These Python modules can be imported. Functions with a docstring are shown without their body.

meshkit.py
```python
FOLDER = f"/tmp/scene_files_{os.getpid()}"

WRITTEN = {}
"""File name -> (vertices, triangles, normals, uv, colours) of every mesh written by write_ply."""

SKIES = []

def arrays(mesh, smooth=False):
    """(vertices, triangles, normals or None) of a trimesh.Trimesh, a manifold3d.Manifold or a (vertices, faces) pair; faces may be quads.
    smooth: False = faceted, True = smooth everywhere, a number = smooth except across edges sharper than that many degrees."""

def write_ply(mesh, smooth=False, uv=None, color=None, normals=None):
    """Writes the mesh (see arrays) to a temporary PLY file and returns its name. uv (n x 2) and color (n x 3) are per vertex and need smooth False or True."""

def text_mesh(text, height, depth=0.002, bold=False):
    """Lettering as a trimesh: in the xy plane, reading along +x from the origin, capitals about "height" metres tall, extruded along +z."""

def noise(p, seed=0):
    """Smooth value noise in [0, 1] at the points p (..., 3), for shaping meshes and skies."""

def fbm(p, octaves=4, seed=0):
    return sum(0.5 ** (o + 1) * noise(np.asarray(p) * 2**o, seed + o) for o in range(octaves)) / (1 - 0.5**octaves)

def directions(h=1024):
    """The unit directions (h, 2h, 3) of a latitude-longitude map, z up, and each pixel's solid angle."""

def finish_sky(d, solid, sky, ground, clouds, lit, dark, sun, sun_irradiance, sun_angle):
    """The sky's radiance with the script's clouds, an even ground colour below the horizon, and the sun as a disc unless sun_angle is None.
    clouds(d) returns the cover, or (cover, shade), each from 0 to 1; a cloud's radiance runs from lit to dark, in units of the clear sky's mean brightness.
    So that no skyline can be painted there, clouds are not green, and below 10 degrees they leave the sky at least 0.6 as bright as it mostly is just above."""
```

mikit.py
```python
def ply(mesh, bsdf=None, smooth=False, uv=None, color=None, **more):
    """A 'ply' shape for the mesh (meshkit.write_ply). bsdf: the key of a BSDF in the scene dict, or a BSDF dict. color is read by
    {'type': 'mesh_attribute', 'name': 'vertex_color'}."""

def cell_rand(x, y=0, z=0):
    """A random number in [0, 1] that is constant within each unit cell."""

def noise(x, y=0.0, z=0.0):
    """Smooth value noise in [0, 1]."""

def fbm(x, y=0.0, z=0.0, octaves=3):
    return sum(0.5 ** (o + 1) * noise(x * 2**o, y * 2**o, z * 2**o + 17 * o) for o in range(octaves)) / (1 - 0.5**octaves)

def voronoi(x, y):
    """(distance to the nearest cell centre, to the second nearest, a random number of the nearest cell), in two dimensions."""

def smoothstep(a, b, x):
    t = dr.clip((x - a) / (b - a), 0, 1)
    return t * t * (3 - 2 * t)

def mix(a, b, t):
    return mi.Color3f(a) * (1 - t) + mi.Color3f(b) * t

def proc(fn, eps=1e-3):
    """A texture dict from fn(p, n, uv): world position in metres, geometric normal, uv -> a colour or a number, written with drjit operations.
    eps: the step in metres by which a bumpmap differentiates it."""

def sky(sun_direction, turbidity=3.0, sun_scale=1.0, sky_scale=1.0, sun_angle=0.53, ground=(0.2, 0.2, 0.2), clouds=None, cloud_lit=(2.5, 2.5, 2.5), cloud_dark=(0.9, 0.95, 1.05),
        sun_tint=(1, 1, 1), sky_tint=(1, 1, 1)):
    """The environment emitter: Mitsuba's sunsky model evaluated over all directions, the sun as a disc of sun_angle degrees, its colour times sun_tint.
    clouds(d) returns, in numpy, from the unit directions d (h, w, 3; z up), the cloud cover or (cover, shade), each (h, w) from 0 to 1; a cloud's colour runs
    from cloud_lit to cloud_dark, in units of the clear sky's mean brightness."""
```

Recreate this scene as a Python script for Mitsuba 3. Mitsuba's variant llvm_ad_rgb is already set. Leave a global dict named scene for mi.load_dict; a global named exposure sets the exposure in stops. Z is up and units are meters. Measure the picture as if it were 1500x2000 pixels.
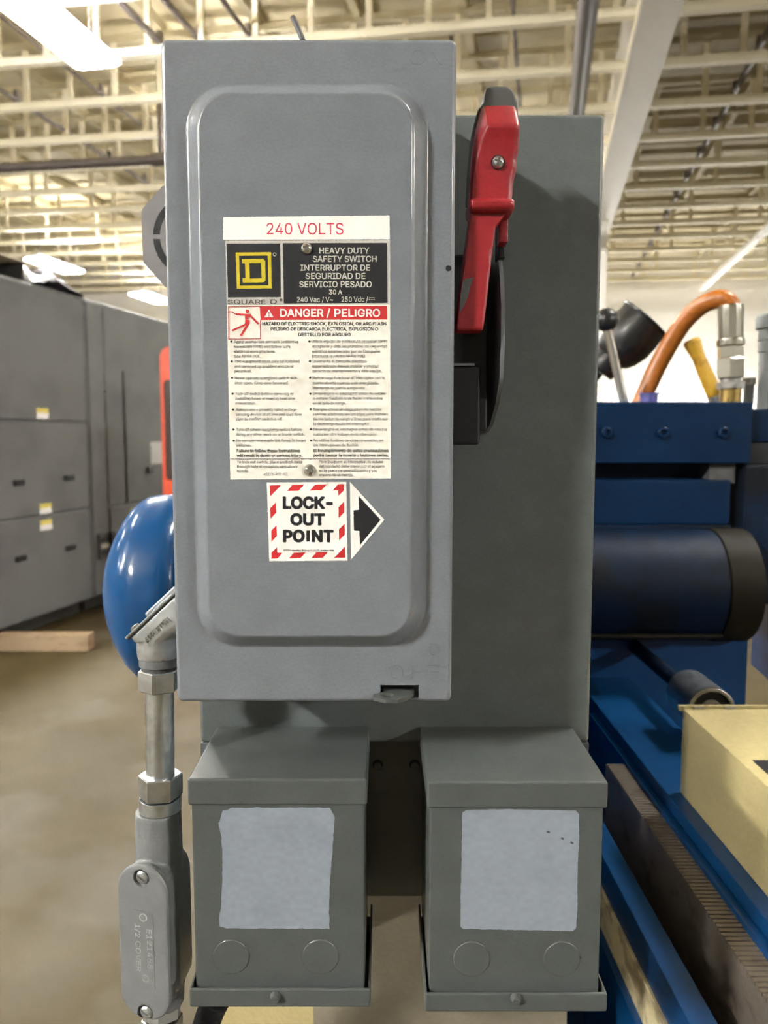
import math, random
import numpy as np, trimesh, manifold3d as m3, shapely.geometry as sg, shapely.ops as so
import mitsuba as mi, drjit as dr, mikit, meshkit
from mikit import noise, fbm, smoothstep, mix
T = mi.ScalarTransform4f
rng = np.random.default_rng(7)
scene, labels = {}, {}

# ------------------------------------------------------------------ camera, exposure, lamp strength
F = 1555.0                                   # focal length in pixels of the 1500 x 2000 frame
EYE = np.array([0.0, 0.0, 1.37])
PITCH = math.atan(150 / F)                   # looking slightly down
FWD = np.array([0, math.cos(PITCH), -math.sin(PITCH)]); UP = np.array([0, math.sin(PITCH), math.cos(PITCH)])
scene['camera'] = {'type': 'thinlens', 'fov': math.degrees(2 * math.atan(750 / F)), 'fov_axis': 'x', 'near_clip': 0.02, 'far_clip': 200.0,
                   'aperture_radius': 0.0011, 'focus_distance': 0.462,
                   'to_world': T().look_at(origin=EYE.tolist(), target=(EYE + FWD).tolist(), up=[0, 0, 1])}
exposure = 1.8
LAMP = np.array([1.0, 0.98, 0.925]) * 34.0    # fluorescent high bays, warm white
YAW = math.radians(11.3)                     # the hall is turned a little against the machine
HC = 4.0                                     # underside of the roof joists above the eye at u = 0
ROOF = 0.018                                 # roof slope across the hall
# lamps as (u, v, z) in the hall's own axes, listed with the roof further down

# ------------------------------------------------------------------ helpers
def at(px, py, Y):
    """a point read off the photograph, at depth Y"""
    d = FWD + (px - 750) / F * np.array([1, 0, 0]) + (1000 - py) / F * UP
    return EYE + d * (Y / d[1])
CS, SN = math.cos(YAW), math.sin(YAW)
def W(u, v, z):
    return np.array([u * CS + v * SN, -u * SN + v * CS, z])
def rotz(yaw):                               # rotation matrix that takes hall axes (u, v) to the world
    c, s = math.cos(yaw), math.sin(yaw)
    return np.array([[c, s, 0], [-s, c, 0], [0, 0, 1.0]])
RW = rotz(YAW)
def fix(m):
    if m.volume < 0: m.invert()
    return m
def tm(man):
    a = man.to_mesh(); return trimesh.Trimesh(np.array(a.vert_properties[:, :3]), np.array(a.tri_verts), process=False)
def man(m):
    m = m.copy(); m.merge_vertices()
    return m3.Manifold(m3.Mesh(np.asarray(m.vertices, np.float32), np.asarray(m.faces, np.uint32)))
def cat(*ms): return trimesh.util.concatenate([m for m in ms])
def xf(m, M=None, t=None):
    m = m.copy()
    v = m.vertices
    if M is not None: v = v @ np.asarray(M).T
    if t is not None: v = v + np.asarray(t)
    return trimesh.Trimesh(v, m.faces, process=False)
def hull(pts): return trimesh.Trimesh(np.asarray(pts)).convex_hull if False else tm(m3.Manifold.hull_points(np.asarray(pts, np.float32)))
def box(x0, x1, y0, y1, z0, z1, r=0.0, n=2):
    """a box, its edges rounded by r"""
    lo, hi = np.minimum([x0, y0, z0], [x1, y1, z1]), np.maximum([x0, y0, z0], [x1, y1, z1])
    if r <= 0:
        m = trimesh.creation.box(extents=hi - lo); m.apply_translation((lo + hi) / 2); return m
    r = min(r, 0.49 * (hi - lo).min())
    a = np.linspace(0, math.pi / 2, n + 1)
    oct_ = np.array([[math.cos(t) * math.cos(p), math.sin(t) * math.cos(p), math.sin(p)] for p in a for t in a])
    pts = []
    for sx in (-1, 1):
        for sy in (-1, 1):
            for sz in (-1, 1):
                s = np.array([sx, sy, sz]); c = np.where(s > 0, hi - r, lo + r)
                pts.append(c + oct_ * r * s)
    return hull(np.vstack(pts))
def frame_of(d):
    d = np.asarray(d, float); d = d / np.linalg.norm(d)
    a = np.cross([0, 0, 1.0] if abs(d[2]) < 0.9 else [0, 1.0, 0], d); a /= np.linalg.norm(a)
    return np.stack([a, np.cross(d, a), d], 1)          # columns: local x, y, z(=d)
def lathe(prof, p0, d, n=32, phase=0.0):
    """(distance along d, radius) pairs turned about the axis through p0 along d, ends closed"""
    prof = np.asarray(prof, float); k = len(prof)
    ang = np.arange(n) * 2 * math.pi / n + phase
    v = np.stack([np.outer(prof[:, 1], np.cos(ang)), np.outer(prof[:, 1], np.sin(ang)), np.repeat(prof[:, :1], n, 1)], -1).reshape(-1, 3)
    f = []
    for i in range(k - 1):
        for j in range(n):
            a, b = i * n + j, i * n + (j + 1) % n
            f += [[a, b, b + n], [a, b + n, a + n]]
    v = np.vstack([v, [0, 0, prof[0, 0]], [0, 0, prof[-1, 0]]]); c0, c1 = len(v) - 2, len(v) - 1
    for j in range(n):
        f += [[c0, (j + 1) % n, j], [c1, (k - 1) * n + j, (k - 1) * n + (j + 1) % n]]
    m = trimesh.Trimesh(v @ frame_of(d).T + np.asarray(p0), np.array(f), process=False)
    return fix(m)
def cyl(p0, p1, r0, r1=None, n=24, c=0.0):
    p0, p1 = np.asarray(p0, float), np.asarray(p1, float); L = np.linalg.norm(p1 - p0); r1 = r0 if r1 is None else r1
    pr = [(0, r0), (L, r1)] if c <= 0 else [(0, r0 - c), (c * .3, r0 - c * .3), (c, r0), (L - c, r1), (L - c * .3, r1 - c * .3), (L, r1 - c)]
    return lathe(pr, p0, p1 - p0, n)
def hexnut(p0, p1, r, phase=0.0, c=0.0008):
    p0, p1 = np.asarray(p0, float), np.asarray(p1, float); L = np.linalg.norm(p1 - p0)
    return lathe([(0, r - c), (c, r), (L - c, r), (L, r - c)], p0, p1 - p0, 6, phase)
def tube(pts, r, n=16, sub=6):
    p = np.asarray(pts, float)
    t = np.arange(len(p)); from scipy.interpolate import CubicSpline
    if len(p) > 2:
        q = CubicSpline(t, p)(np.linspace(0, len(p) - 1, (len(p) - 1) * sub + 1))
    else: q = p
    R = np.interp(np.linspace(0, 1, len(q)), np.linspace(0, 1, len(np.atleast_1d(r))), np.atleast_1d(r)) if np.ndim(r) else np.full(len(q), r)
    tan = np.gradient(q, axis=0); tan /= np.linalg.norm(tan, axis=1, keepdims=True)
    a = np.cross(tan[0], [0, 1, 0.013]); a /= np.linalg.norm(a); ang = np.arange(n) * 2 * math.pi / n; v = []
    for i in range(len(q)):
        a = a - tan[i] * (a @ tan[i]); a /= np.linalg.norm(a); b = np.cross(tan[i], a)
        v.append(q[i] + R[i] * (np.cos(ang)[:, None] * a + np.sin(ang)[:, None] * b))
    v = np.vstack(v); f = []
    for i in range(len(q) - 1):
        for j in range(n):
            A, B = i * n + j, i * n + (j + 1) % n
            f += [[A, B, B + n], [A, B + n, A + n]]
    v = np.vstack([v, q[0], q[-1]]); k = len(q)
    for j in range(n):
        f += [[len(v) - 2, (j + 1) % n, j], [len(v) - 1, (k - 1) * n + j, (k - 1) * n + (j + 1) % n]]
    return fix(trimesh.Trimesh(v, np.array(f), process=False))
def extr(poly, h):
    """polygon (shapely or point list, in x and z) extruded h metres towards the viewer (-y) from y = 0"""
    poly = poly if hasattr(poly, 'geom_type') else sg.Polygon(poly)
    ms = [trimesh.creation.extrude_polygon(g, h, engine='earcut') for g in getattr(poly, 'geoms', [poly]) if g.area > 0]
    return xf(cat(*ms), [[1, 0, 0], [0, 0, -1], [0, 1, 0]])
def plate(poly, Y, h):                        # front-view polygon standing on the plane y = Y, h proud of it
    return xf(extr(poly, h), None, [0, Y, 0])
def flat(poly, z0, z1):                       # plan polygon (x, y) between two heights
    m = trimesh.creation.extrude_polygon(poly if hasattr(poly, 'geom_type') else sg.Polygon(poly), z1 - z0, engine='earcut'); m.apply_translation([0, 0, z0]); return m
def side(poly, x0, x1):                       # side-view polygon (y, z) between x0 and x1
    m = trimesh.creation.extrude_polygon(poly if hasattr(poly, 'geom_type') else sg.Polygon(poly), x1 - x0, engine='earcut')
    return xf(m, [[0, 0, 1], [1, 0, 0], [0, 1, 0]], [x0, 0, 0])
def soft(mesh, edge, it):                     # refined and smoothed: moulded, rounded edges
    m = tm(man(mesh).refine_to_length(edge)); trimesh.smoothing.filter_taubin(m, lamb=0.6, nu=0.55, iterations=it); return m
def rr(cx, cz, hx, hz, r, n=8):
    a = np.linspace(0, math.pi / 2, n + 1); out = []
    for k, (sx, sz) in enumerate(((1, 1), (-1, 1), (-1, -1), (1, -1))):
        b = a + k * math.pi / 2
        out.append(np.stack([cx + sx * (hx - r) + r * np.cos(b), cz + sz * (hz - r) + r * np.sin(b)], 1))
    return np.vstack(out)
def loops(ls):
    """a solid from a stack of like loops [(points in x and z, y), ...], ends capped"""
    n = len(ls[0][0]); v = np.vstack([np.stack([p[:, 0], np.full(n, y), p[:, 1]], 1) for p, y in ls]); f = []
    for i in range(len(ls) - 1):
        for j in range(n):
            a, b = i * n + j, i * n + (j + 1) % n
            f += [[a, b, b + n], [a, b + n, a + n]]
    k = len(ls); v = np.vstack([v, v[:n].mean(0), v[(k - 1) * n:k * n].mean(0)])
    for j in range(n):
        f += [[k * n, (j + 1) % n, j], [k * n + 1, (k - 1) * n + j, (k - 1) * n + (j + 1) % n]]
    return fix(trimesh.Trimesh(v, np.array(f), process=False))
def circle(x, z, r, n=40): return sg.Polygon([(x + r * math.cos(t), z + r * math.sin(t)) for t in np.arange(n) * 2 * math.pi / n])
def pp(pts, Y): return [tuple(at(x, y, Y)[[0, 2]]) for x, y in pts]
TXT = {}
def text(s, xl, xr, yb, cap, Y, bold=False, depth=0.00022, fat=0.0):
    """flat lettering: left, right, baseline and capital height as read off the photograph, standing on the plane y = Y"""
    if (s, bold, fat) not in TXT:
        m = meshkit.text_mesh(s, 1.0, 1.0, bold)
        if fat:
            g = so.unary_union([sg.Polygon(m.vertices[f][:, :2]) for f, nn in zip(m.faces, m.face_normals) if nn[2] > 0.9]).buffer(fat, join_style='mitre').simplify(0.004)
            m = cat(*[trimesh.creation.extrude_polygon(q, 1.0, engine='earcut') for q in getattr(g, 'geoms', [g])])
        TXT[s, bold, fat] = m
    m = TXT[s, bold, fat]
    a, b, t = at(xl, yb, Y), at(xr, yb, Y), at(xl, yb - cap, Y)
    x0, x1 = m.bounds[0][0], m.bounds[1][0]
    v = np.stack([a[0] + (m.vertices[:, 0] - x0) * (b[0] - a[0]) / (x1 - x0), Y - m.vertices[:, 2] * depth, a[2] + m.vertices[:, 1] * (t[2] - a[2])], 1)
    return trimesh.Trimesh(v, m.faces, process=False)
def key_for(name):
    if name not in scene and name not in labels and not any(k.startswith(name + '__') for k in scene): return name
    i = 1
    while f'{name}_{i:03d}' in scene or f'{name}_{i:03d}' in labels or any(k.startswith(f'{name}_{i:03d}__') for k in scene): i += 1
    return f'{name}_{i:03d}'
def thing(name, label, cat_, group=None):
    k = key_for(name); labels[k] = {'label': label, 'category': cat_}
    if group: labels[k]['group'] = group
    return k
def structure(name, label=None):
    k = key_for(name); labels[k] = {'kind': 'structure'}
    if label: labels[k]['label'] = label
    return k
def add(parent, name, mesh, mat, smooth=30, label=None, kind=None, **more):
    k = key_for(parent + '__' + name if parent else name) if name else parent
    scene[k] = mikit.ply(mesh, mat, smooth=smooth, **more) if not isinstance(mesh, dict) else {**mesh, **more}
    if label or kind: labels[k] = {**labels.get(k, {}), **({'label': label} if label else {}), **({'kind': kind} if kind else {})}
    return k
UNIT = {}
def block(parent, name, c, size, mat, yaw=0.0, tilt=0.0, **kw):
    """a plain bar as a copy of one shared unit box; tilt turns it in its own x-z plane"""
    if mat not in UNIT: UNIT[mat] = mikit.ply(trimesh.creation.box(extents=[1, 1, 1]), mat, smooth=False)
    tw = T().translate([float(x) for x in c]).rotate([0, 0, 1], -math.degrees(yaw)).rotate([0, 1, 0], math.degrees(tilt)).scale([float(x) for x in size])
    return add(parent, name, UNIT[mat], mat, to_world=tw, **kw)

# ------------------------------------------------------------------ materials
def P(color, rough=0.5, metal=0.0, spec=0.5, coat=0.0, coat_gloss=0.9, bump=None, scale=1.0, eps=5e-4, sheen=0.0):
    col = {'type': 'rgb', 'value': list(color)} if not callable(color) else mikit.proc(color)
    b = {'type': 'principled', 'base_color': col, 'roughness': rough if not callable(rough) else mikit.proc(rough), 'metallic': metal, 'specular': spec}
    if coat: b['clearcoat'] = coat; b['clearcoat_gloss'] = coat_gloss
    if bump: b = {'type': 'bumpmap', 'height': mikit.proc(bump, eps), 'scale': scale, 'bsdf': b}
    return {'type': 'twosided', 'bsdf': b}
def mottle(c, f=60.0, a=0.10, f2=900.0, a2=0.06):
    c = mi.ScalarColor3f(*c)
    def fn(p, n, uv):
        k = 1 + a * (fbm(p.x * f, p.y * f, p.z * f) - 0.5) * 2 + a2 * (noise(p.x * f2, p.y * f2, p.z * f2) - 0.5) * 2
        return mi.Color3f(c.x, c.y, c.z) * k
    return fn
def peel(p, n, uv): return 0.00004 * fbm(p.x * 420, p.y * 420, p.z * 420, octaves=2)
def dirty(c, d, f=14.0, lo=0.5, hi=0.8):
    def fn(p, n, uv):
        t = smoothstep(lo, hi, fbm(p.x * f, p.y * f, p.z * f, octaves=4)); s = 0.94 + 0.12 * noise(p.x * 350, p.y * 350, p.z * 350)
        return mix(mi.Color3f(*c), mi.Color3f(*d), t) * s
    return fn
M = {
    'paint_switch': P(mottle((0.113, 0.124, 0.138)), 0.20, spec=0.6, coat=0.6, coat_gloss=0.9, bump=peel),
    'paint_panel': P(mottle((0.072, 0.081, 0.080)), 0.30, spec=0.45, bump=peel),
    'paint_box': P(mottle((0.050, 0.0565, 0.055)), 0.30, spec=0.45, bump=peel),
    'patch_blue': P(dirty((0.155, 0.176, 0.205), (0.142, 0.162, 0.19), 40, .45, .75), 0.6),
    'label_white': P((0.80, 0.78, 0.68), 0.45), 'label_cream': P(dirty((0.91, 0.895, 0.81), (0.76, 0.73, 0.63), 60, .62, .85), 0.45), 'sticker_white': P((0.93, 0.925, 0.89), 0.4),
    'label_silver': P((0.50, 0.49, 0.46), 0.4), 'ink_black': P((0.010, 0.010, 0.012), 0.45, spec=0.25), 'ink_gray': P((0.05, 0.047, 0.042), 0.5, spec=0.3), 'ink_red': P((0.37, 0.016, 0.018), 0.45),
    'ink_pink': P((0.46, 0.028, 0.06), 0.45), 'ink_yellow': P((0.62, 0.49, 0.02), 0.45), 'ink_light': P((0.55, 0.54, 0.49), 0.45),
    'red_plastic': P(mottle((0.185, 0.007, 0.011), 80, .08, 700, .08), 0.36, spec=0.6), 'black_rubber': P((0.035, 0.036, 0.034), 0.65), 'black_plastic': P((0.007, 0.008, 0.010), 0.42, spec=0.3),
    'chrome': P((0.62, 0.61, 0.58), 0.22, 1.0), 'zinc': P(dirty((0.60, 0.64, 0.68), (0.46, 0.49, 0.52), 90, .4, .7), 0.27, 0.95), 'cast': P(dirty((0.54, 0.56, 0.57), (0.42, 0.435, 0.44), 70, .4, .7), 0.36, 0.85),
    'cast_paint': P(mottle((0.125, 0.130, 0.132), 90, .12), 0.45, 0.2), 'steel_dark': P(dirty((0.30, 0.29, 0.27), (0.16, 0.14, 0.12), 60), 0.4, 0.9),
    'blue_paint': P(dirty((0.0014, 0.032, 0.105), (0.0013, 0.025, 0.082), 9, .4, .8), 0.34, spec=0.3, coat=0.15), 'blue_paint_shaded': P(dirty((0.0009, 0.0105, 0.034), (0.0008, 0.008, 0.026), 9, .4, .8), 0.4, spec=0.12), 'blue_gloss': P((0.0018, 0.040, 0.125), 0.15, spec=0.35, coat=0.5, coat_gloss=0.97),  # the beam blue is the same paint, darkened for less light on it
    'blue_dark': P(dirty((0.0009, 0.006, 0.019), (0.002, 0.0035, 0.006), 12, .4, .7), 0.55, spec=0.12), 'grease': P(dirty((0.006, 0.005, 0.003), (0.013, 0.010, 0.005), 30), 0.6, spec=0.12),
    'cream_paint': P(dirty((0.30, 0.25, 0.120), (0.25, 0.205, 0.095), 10, .5, .85), 0.42), 'cream_worn': P(dirty((0.60, 0.52, 0.32), (0.30, 0.25, 0.15), 45, .45, .7), 0.5),
    'pedestal_shaded': P(dirty((0.17, 0.15, 0.11), (0.14, 0.122, 0.088), 12), 0.5), 'rack_steel': P(dirty((0.20, 0.17, 0.14), (0.11, 0.085, 0.065), 40), 0.42, 0.6), 'hose_orange': P(dirty((0.27, 0.078, 0.008), (0.22, 0.058, 0.006), 120), 0.32, coat=0.5),
    'brass': P((0.42, 0.29, 0.10), 0.3, 1.0), 'fitting': P((0.66, 0.63, 0.52), 0.22, 1.0), 'yellow_grip': P(dirty((0.40, 0.23, 0.02), (0.27, 0.13, 0.015), 50), 0.5), 'purple_cap': P((0.035, 0.035, 0.16), 0.4),
    'lamp_black': P((0.007, 0.007, 0.008), 0.33, spec=0.4), 'concrete': P(None, 0.5) if False else None,
    'cabinet': P(dirty((0.122, 0.130, 0.131), (0.094, 0.101, 0.104), 3, .4, .8), 0.5), 'cabinet_trim': P((0.05, 0.05, 0.049), 0.5, spec=0.3), 'plastic_film': P(dirty((0.16, 0.155, 0.175), (0.05, 0.048, 0.055), 9, .45, .6), 0.35),
    'orange_paint': P((0.46, 0.050, 0.016), 0.4), 'dark_window': P((0.035, 0.022, 0.018), 0.25), 'wood': P(dirty((0.22, 0.155, 0.09), (0.15, 0.10, 0.055), 20), 0.7),
    'roof_cream': P(dirty((0.41, 0.355, 0.225), (0.33, 0.28, 0.17), 1.6, .35, .75), 0.7), 'joist_cream': P((0.82, 0.755, 0.58), 0.55), 'girder_white': P((0.66, 0.63, 0.57), 0.5), 'wall_gray': P((0.34, 0.34, 0.33), 0.7), 'wall_white': P((0.80, 0.77, 0.71), 0.6),
    'pipe_dark': P((0.075, 0.062, 0.058), 0.42, 0.2), 'lamp_body': P((0.75, 0.74, 0.70), 0.4), 'gap_black': P((0.02, 0.018, 0.015), 0.8), 'yellow_tag': P((0.70, 0.60, 0.12), 0.5),  # near-black fill under the cabinets and between the bed rails
    'cowl_gray': P((0.30, 0.29, 0.30), 0.42),
}
def floor_col(p, n, uv):
    a = fbm(p.x * 0.9, p.y * 0.9, 3.0, octaves=4); b = fbm(p.x * 7, p.y * 7, 1.0, octaves=3); c = smoothstep(0.56, 0.72, fbm(p.x * 2.2 + 9, p.y * 2.2, 5.0, octaves=4))
    k = mix(mi.Color3f(0.0270, 0.0195, 0.0070), mi.Color3f(0.0500, 0.0380, 0.0165), a) * (0.86 + 0.28 * b)
    return mix(k, mi.Color3f(0.066, 0.058, 0.042), c * 0.45)
def floor_rough(p, n, uv): return 0.46 + 0.25 * fbm(p.x * 3, p.y * 3, 2.0)
M['concrete'] = P(floor_col, floor_rough, spec=0.16)
scene.update(M)
EMIT = {'type': 'area', 'radiance': {'type': 'rgb', 'value': LAMP.tolist()}}

# ================================================================== the hall
U0, U1, V0, V1 = -27.0, 20.0, -16.0, 22.6
ZF = 0.0
def zj(u): return EYE[2] + HC - ROOF * u     # underside of the joists
DECK = 0.80                                   # joist underside to deck
def hallbox(u0, u1, v0, v1, z0, z1): return xf(box(u0, u1, v0, v1, z0, z1), RW)
k = structure('floor'); add('floor', None, hallbox(U0, U1, V0, V1, -0.2, 0.0), 'concrete', False)
for nm, b in (('wall_back', (U0 - .2, U1 + .2, V1, V1 + .2)), ('wall_front', (U0 - .2, U1 + .2, V0 - .2, V0)), ('wall_left', (U0 - .2, U0, V0, V1)), ('wall_right', (U1, U1 + .2, V0, V1))):
    structure(nm); add(nm, None, hallbox(*b, -0.2, 7.2), 'wall_white' if nm == 'wall_back' else 'wall_gray', False)
# roof deck, tilted with the roof
tilt = math.atan(ROOF)
structure('ceiling')
cu, cv = (U0 + U1) / 2, (V0 + V1) / 2
block('ceiling', None, W(cu, cv, zj(cu) + DECK + 0.14), ((U1 - U0 + 1) / math.cos(tilt), V1 - V0 + .6, 0.08), 'roof_cream', YAW, tilt)
# girder along the hall and its column
GU0, GU1 = 0.77, 1.13
structure('girder', 'white roof girder running towards the back wall')
add('girder', 'web', hallbox(GU0 + .03, GU1 - .03, V0, V1, EYE[2] + 3.80, EYE[2] + 4.80), 'girder_white', False)
add('girder', 'bottom_flange', hallbox(GU0, GU1, V0, V1, EYE[2] + 3.77, EYE[2] + 3.80), 'girder_white', False)
add('girder', 'flange_lip', hallbox(GU0 - .012, GU0 + .03, V0, V1, EYE[2] + 3.80, EYE[2] + 3.86), 'joist_cream', False)
structure('column', 'white steel column under the girder')
add('column', 'shaft', hallbox(GU0 + .08, GU0 + .28, 15.1, 15.3, 0, EYE[2] + 3.75), 'wall_white', False)
add('column', 'cap_plate', hallbox(GU0 + .0, GU0 + .36, 15.0, 15.4, EYE[2] + 3.745, EYE[2] + 3.77), 'girder_white', False)
add('column', 'base_plate', hallbox(GU0 + .0, GU0 + .36, 15.0, 15.4, 0, .02), 'girder_white', False)
# joists: bottom chord, top chord and posts, in the bays on both sides of the girder
JS, JV = 1.1225, 8.372
for i in range(-2, 13):
    v = JV + JS * i
    for a, b in ((U0, GU0 + .03), (GU1 - .03, U1)):
        um, L = (a + b) / 2, (b - a) / math.cos(tilt)
        j = block('ceiling', 'joist', W(um, v, zj(um) + .045), (L, 0.10, 0.09), 'joist_cream', YAW, tilt)
        block(j, 'top_chord', W(um, v, zj(um) + DECK - .04), (L, 0.09, 0.08), 'roof_cream', YAW, tilt)
        us = np.arange(math.ceil((a + .1) / .61) * .61 + (0.18 if i % 2 else 0), b - .1, .61 if i < 4 else 1.22)
        yy = [(W(u, v, 0)[0] / max(W(u, v, 0)[1], .1)) for u in us]
        far = []
        for u, t in zip(us, yy):
            if i <= 12 and -.56 < t < .56: 
                block(j, 'web_post', W(u, v, zj(u) + DECK / 2), (0.065, 0.04, DECK - .14), 'joist_cream', YAW)
                if False:
                    for sg_ in (-1, 1): block(j, 'diagonal', W(u + sg_ * .31, v, zj(u) + DECK / 2), (math.hypot(.56, DECK - .2), .028, .028), 'roof_cream', YAW, sg_ * math.degrees(0) + sg_ * math.atan2(DECK - .2, .56))
            else: far.append(xf(box(u - .0325, u + .0325, v - .02, v + .02, zj(u) + .07, zj(u) + DECK - .07), RW))
        if far: add(j, 'web_posts', cat(*far), 'joist_cream', False, kind='stuff')
# sub-purlins under the deck
for u in np.arange(U0 + .4, U1 - .2, 1.22):
    if GU0 - .1 < u < GU1 + .1: continue
    c = W(u, cv, zj(u) + DECK + .05)
    block('ceiling', 'purlin', c - [0, 0, .02], (0.09, V1 - V0, 0.14), 'roof_cream', YAW)
# pipes under the roof
def pipe(name, label, pts, r, mat='pipe_dark', n=16, **kw):
    k = thing(name, label, 'pipe'); add(k, 'run', cyl(pts[0], pts[1], r, n=n), mat); return k
d1 = at(1138, 108, 7.6); u1 = d1 @ [CS, -SN, 0]; 
pk = pipe('sprinkler_main', 'thick dark pipe running under the roof joists beside the white girder', (W(u1, -2, d1[2]), W(u1, V1 - .05, d1[2])), 0.085)
for v in np.arange(3, V1, 4.5): block(pk, 'hanger', W(u1, v, (d1[2] + zj(u1) + .1) / 2 + .04), (.025, .025, zj(u1) + .1 - d1[2] - .08), 'pipe_dark', YAW)
d2 = at(155, 326, 11.2); v2 = d2 @ [SN, CS, 0]
pk = pipe('sprinkler_branch', 'dark horizontal pipe crossing under the joists left of the switch box', (W(U0, v2, d2[2] - ROOF * (U0 + 4)), W(u1, v2, d2[2] - ROOF * (u1 + 4))), 0.062)
for u in (-5.05, -10.5, -1.2):
    zz = d2[2] - ROOF * (u + 4)
    block(pk, 'hanger', W(u, v2, (zz + zj(u) + .9) / 2), (.05, .05, zj(u) + .9 - zz), 'pipe_dark', YAW)
    add(pk, 'coupling', cyl(W(u - .12, v2, zz), W(u + .12, v2, zz), .085, n=16), 'pipe_dark')
for (px, py, Y), nm, lab, r in (((1000, 90, 8.2), 'conduit_line', 'thin dark conduit above the joists beside the red handle', .022), ((1390, 210, 11.5), 'conduit_line', 'dark conduit with clamps above the joists right of the girder', .04),
                               ((265, 45, 8.6), 'conduit_line', 'dark conduit above the joists over the left end of the switch box', .035), ((60, 245, 11.0), 'conduit_line', 'dark conduit above the joists right of the bright lamp', .03),
                               ((200, 238, 10.5), 'conduit_line', 'thin dark conduit above the joists ending over the horizontal pipe', .02), ((335, 28, 8.4), 'conduit_line', 'dark conduit above the top left corner of the switch box', .028), ((440, 35, 8.3), 'conduit_line', 'thin dark conduit above the middle of the switch box top', .024)):
    d = at(px, py, Y); u = d @ [CS, -SN, 0]; z = zj(u) + .18
    pk = pipe(nm, lab, (W(u, 2, z), W(u, V1 - .05, z)), r, n=10)
    for v in np.arange(JV, V1, JS): block(pk, 'clamp', W(u, v + .1, z + .06), (r * 1.6, .06, .12), 'pipe_dark', YAW)
# a long light strip far right, along the hall
d = at(1440, 500, 17.5); u = d @ [CS, -SN, 0]
pk = thing('cable_tray', 'pale cable tray along the roof at far right above the hose', 'cable tray'); add(pk, 'tray', hallbox(u - .08, u + .08, 9, V1 - .05, d[2] - .06, d[2] + .03), 'lamp_body', False)

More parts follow.
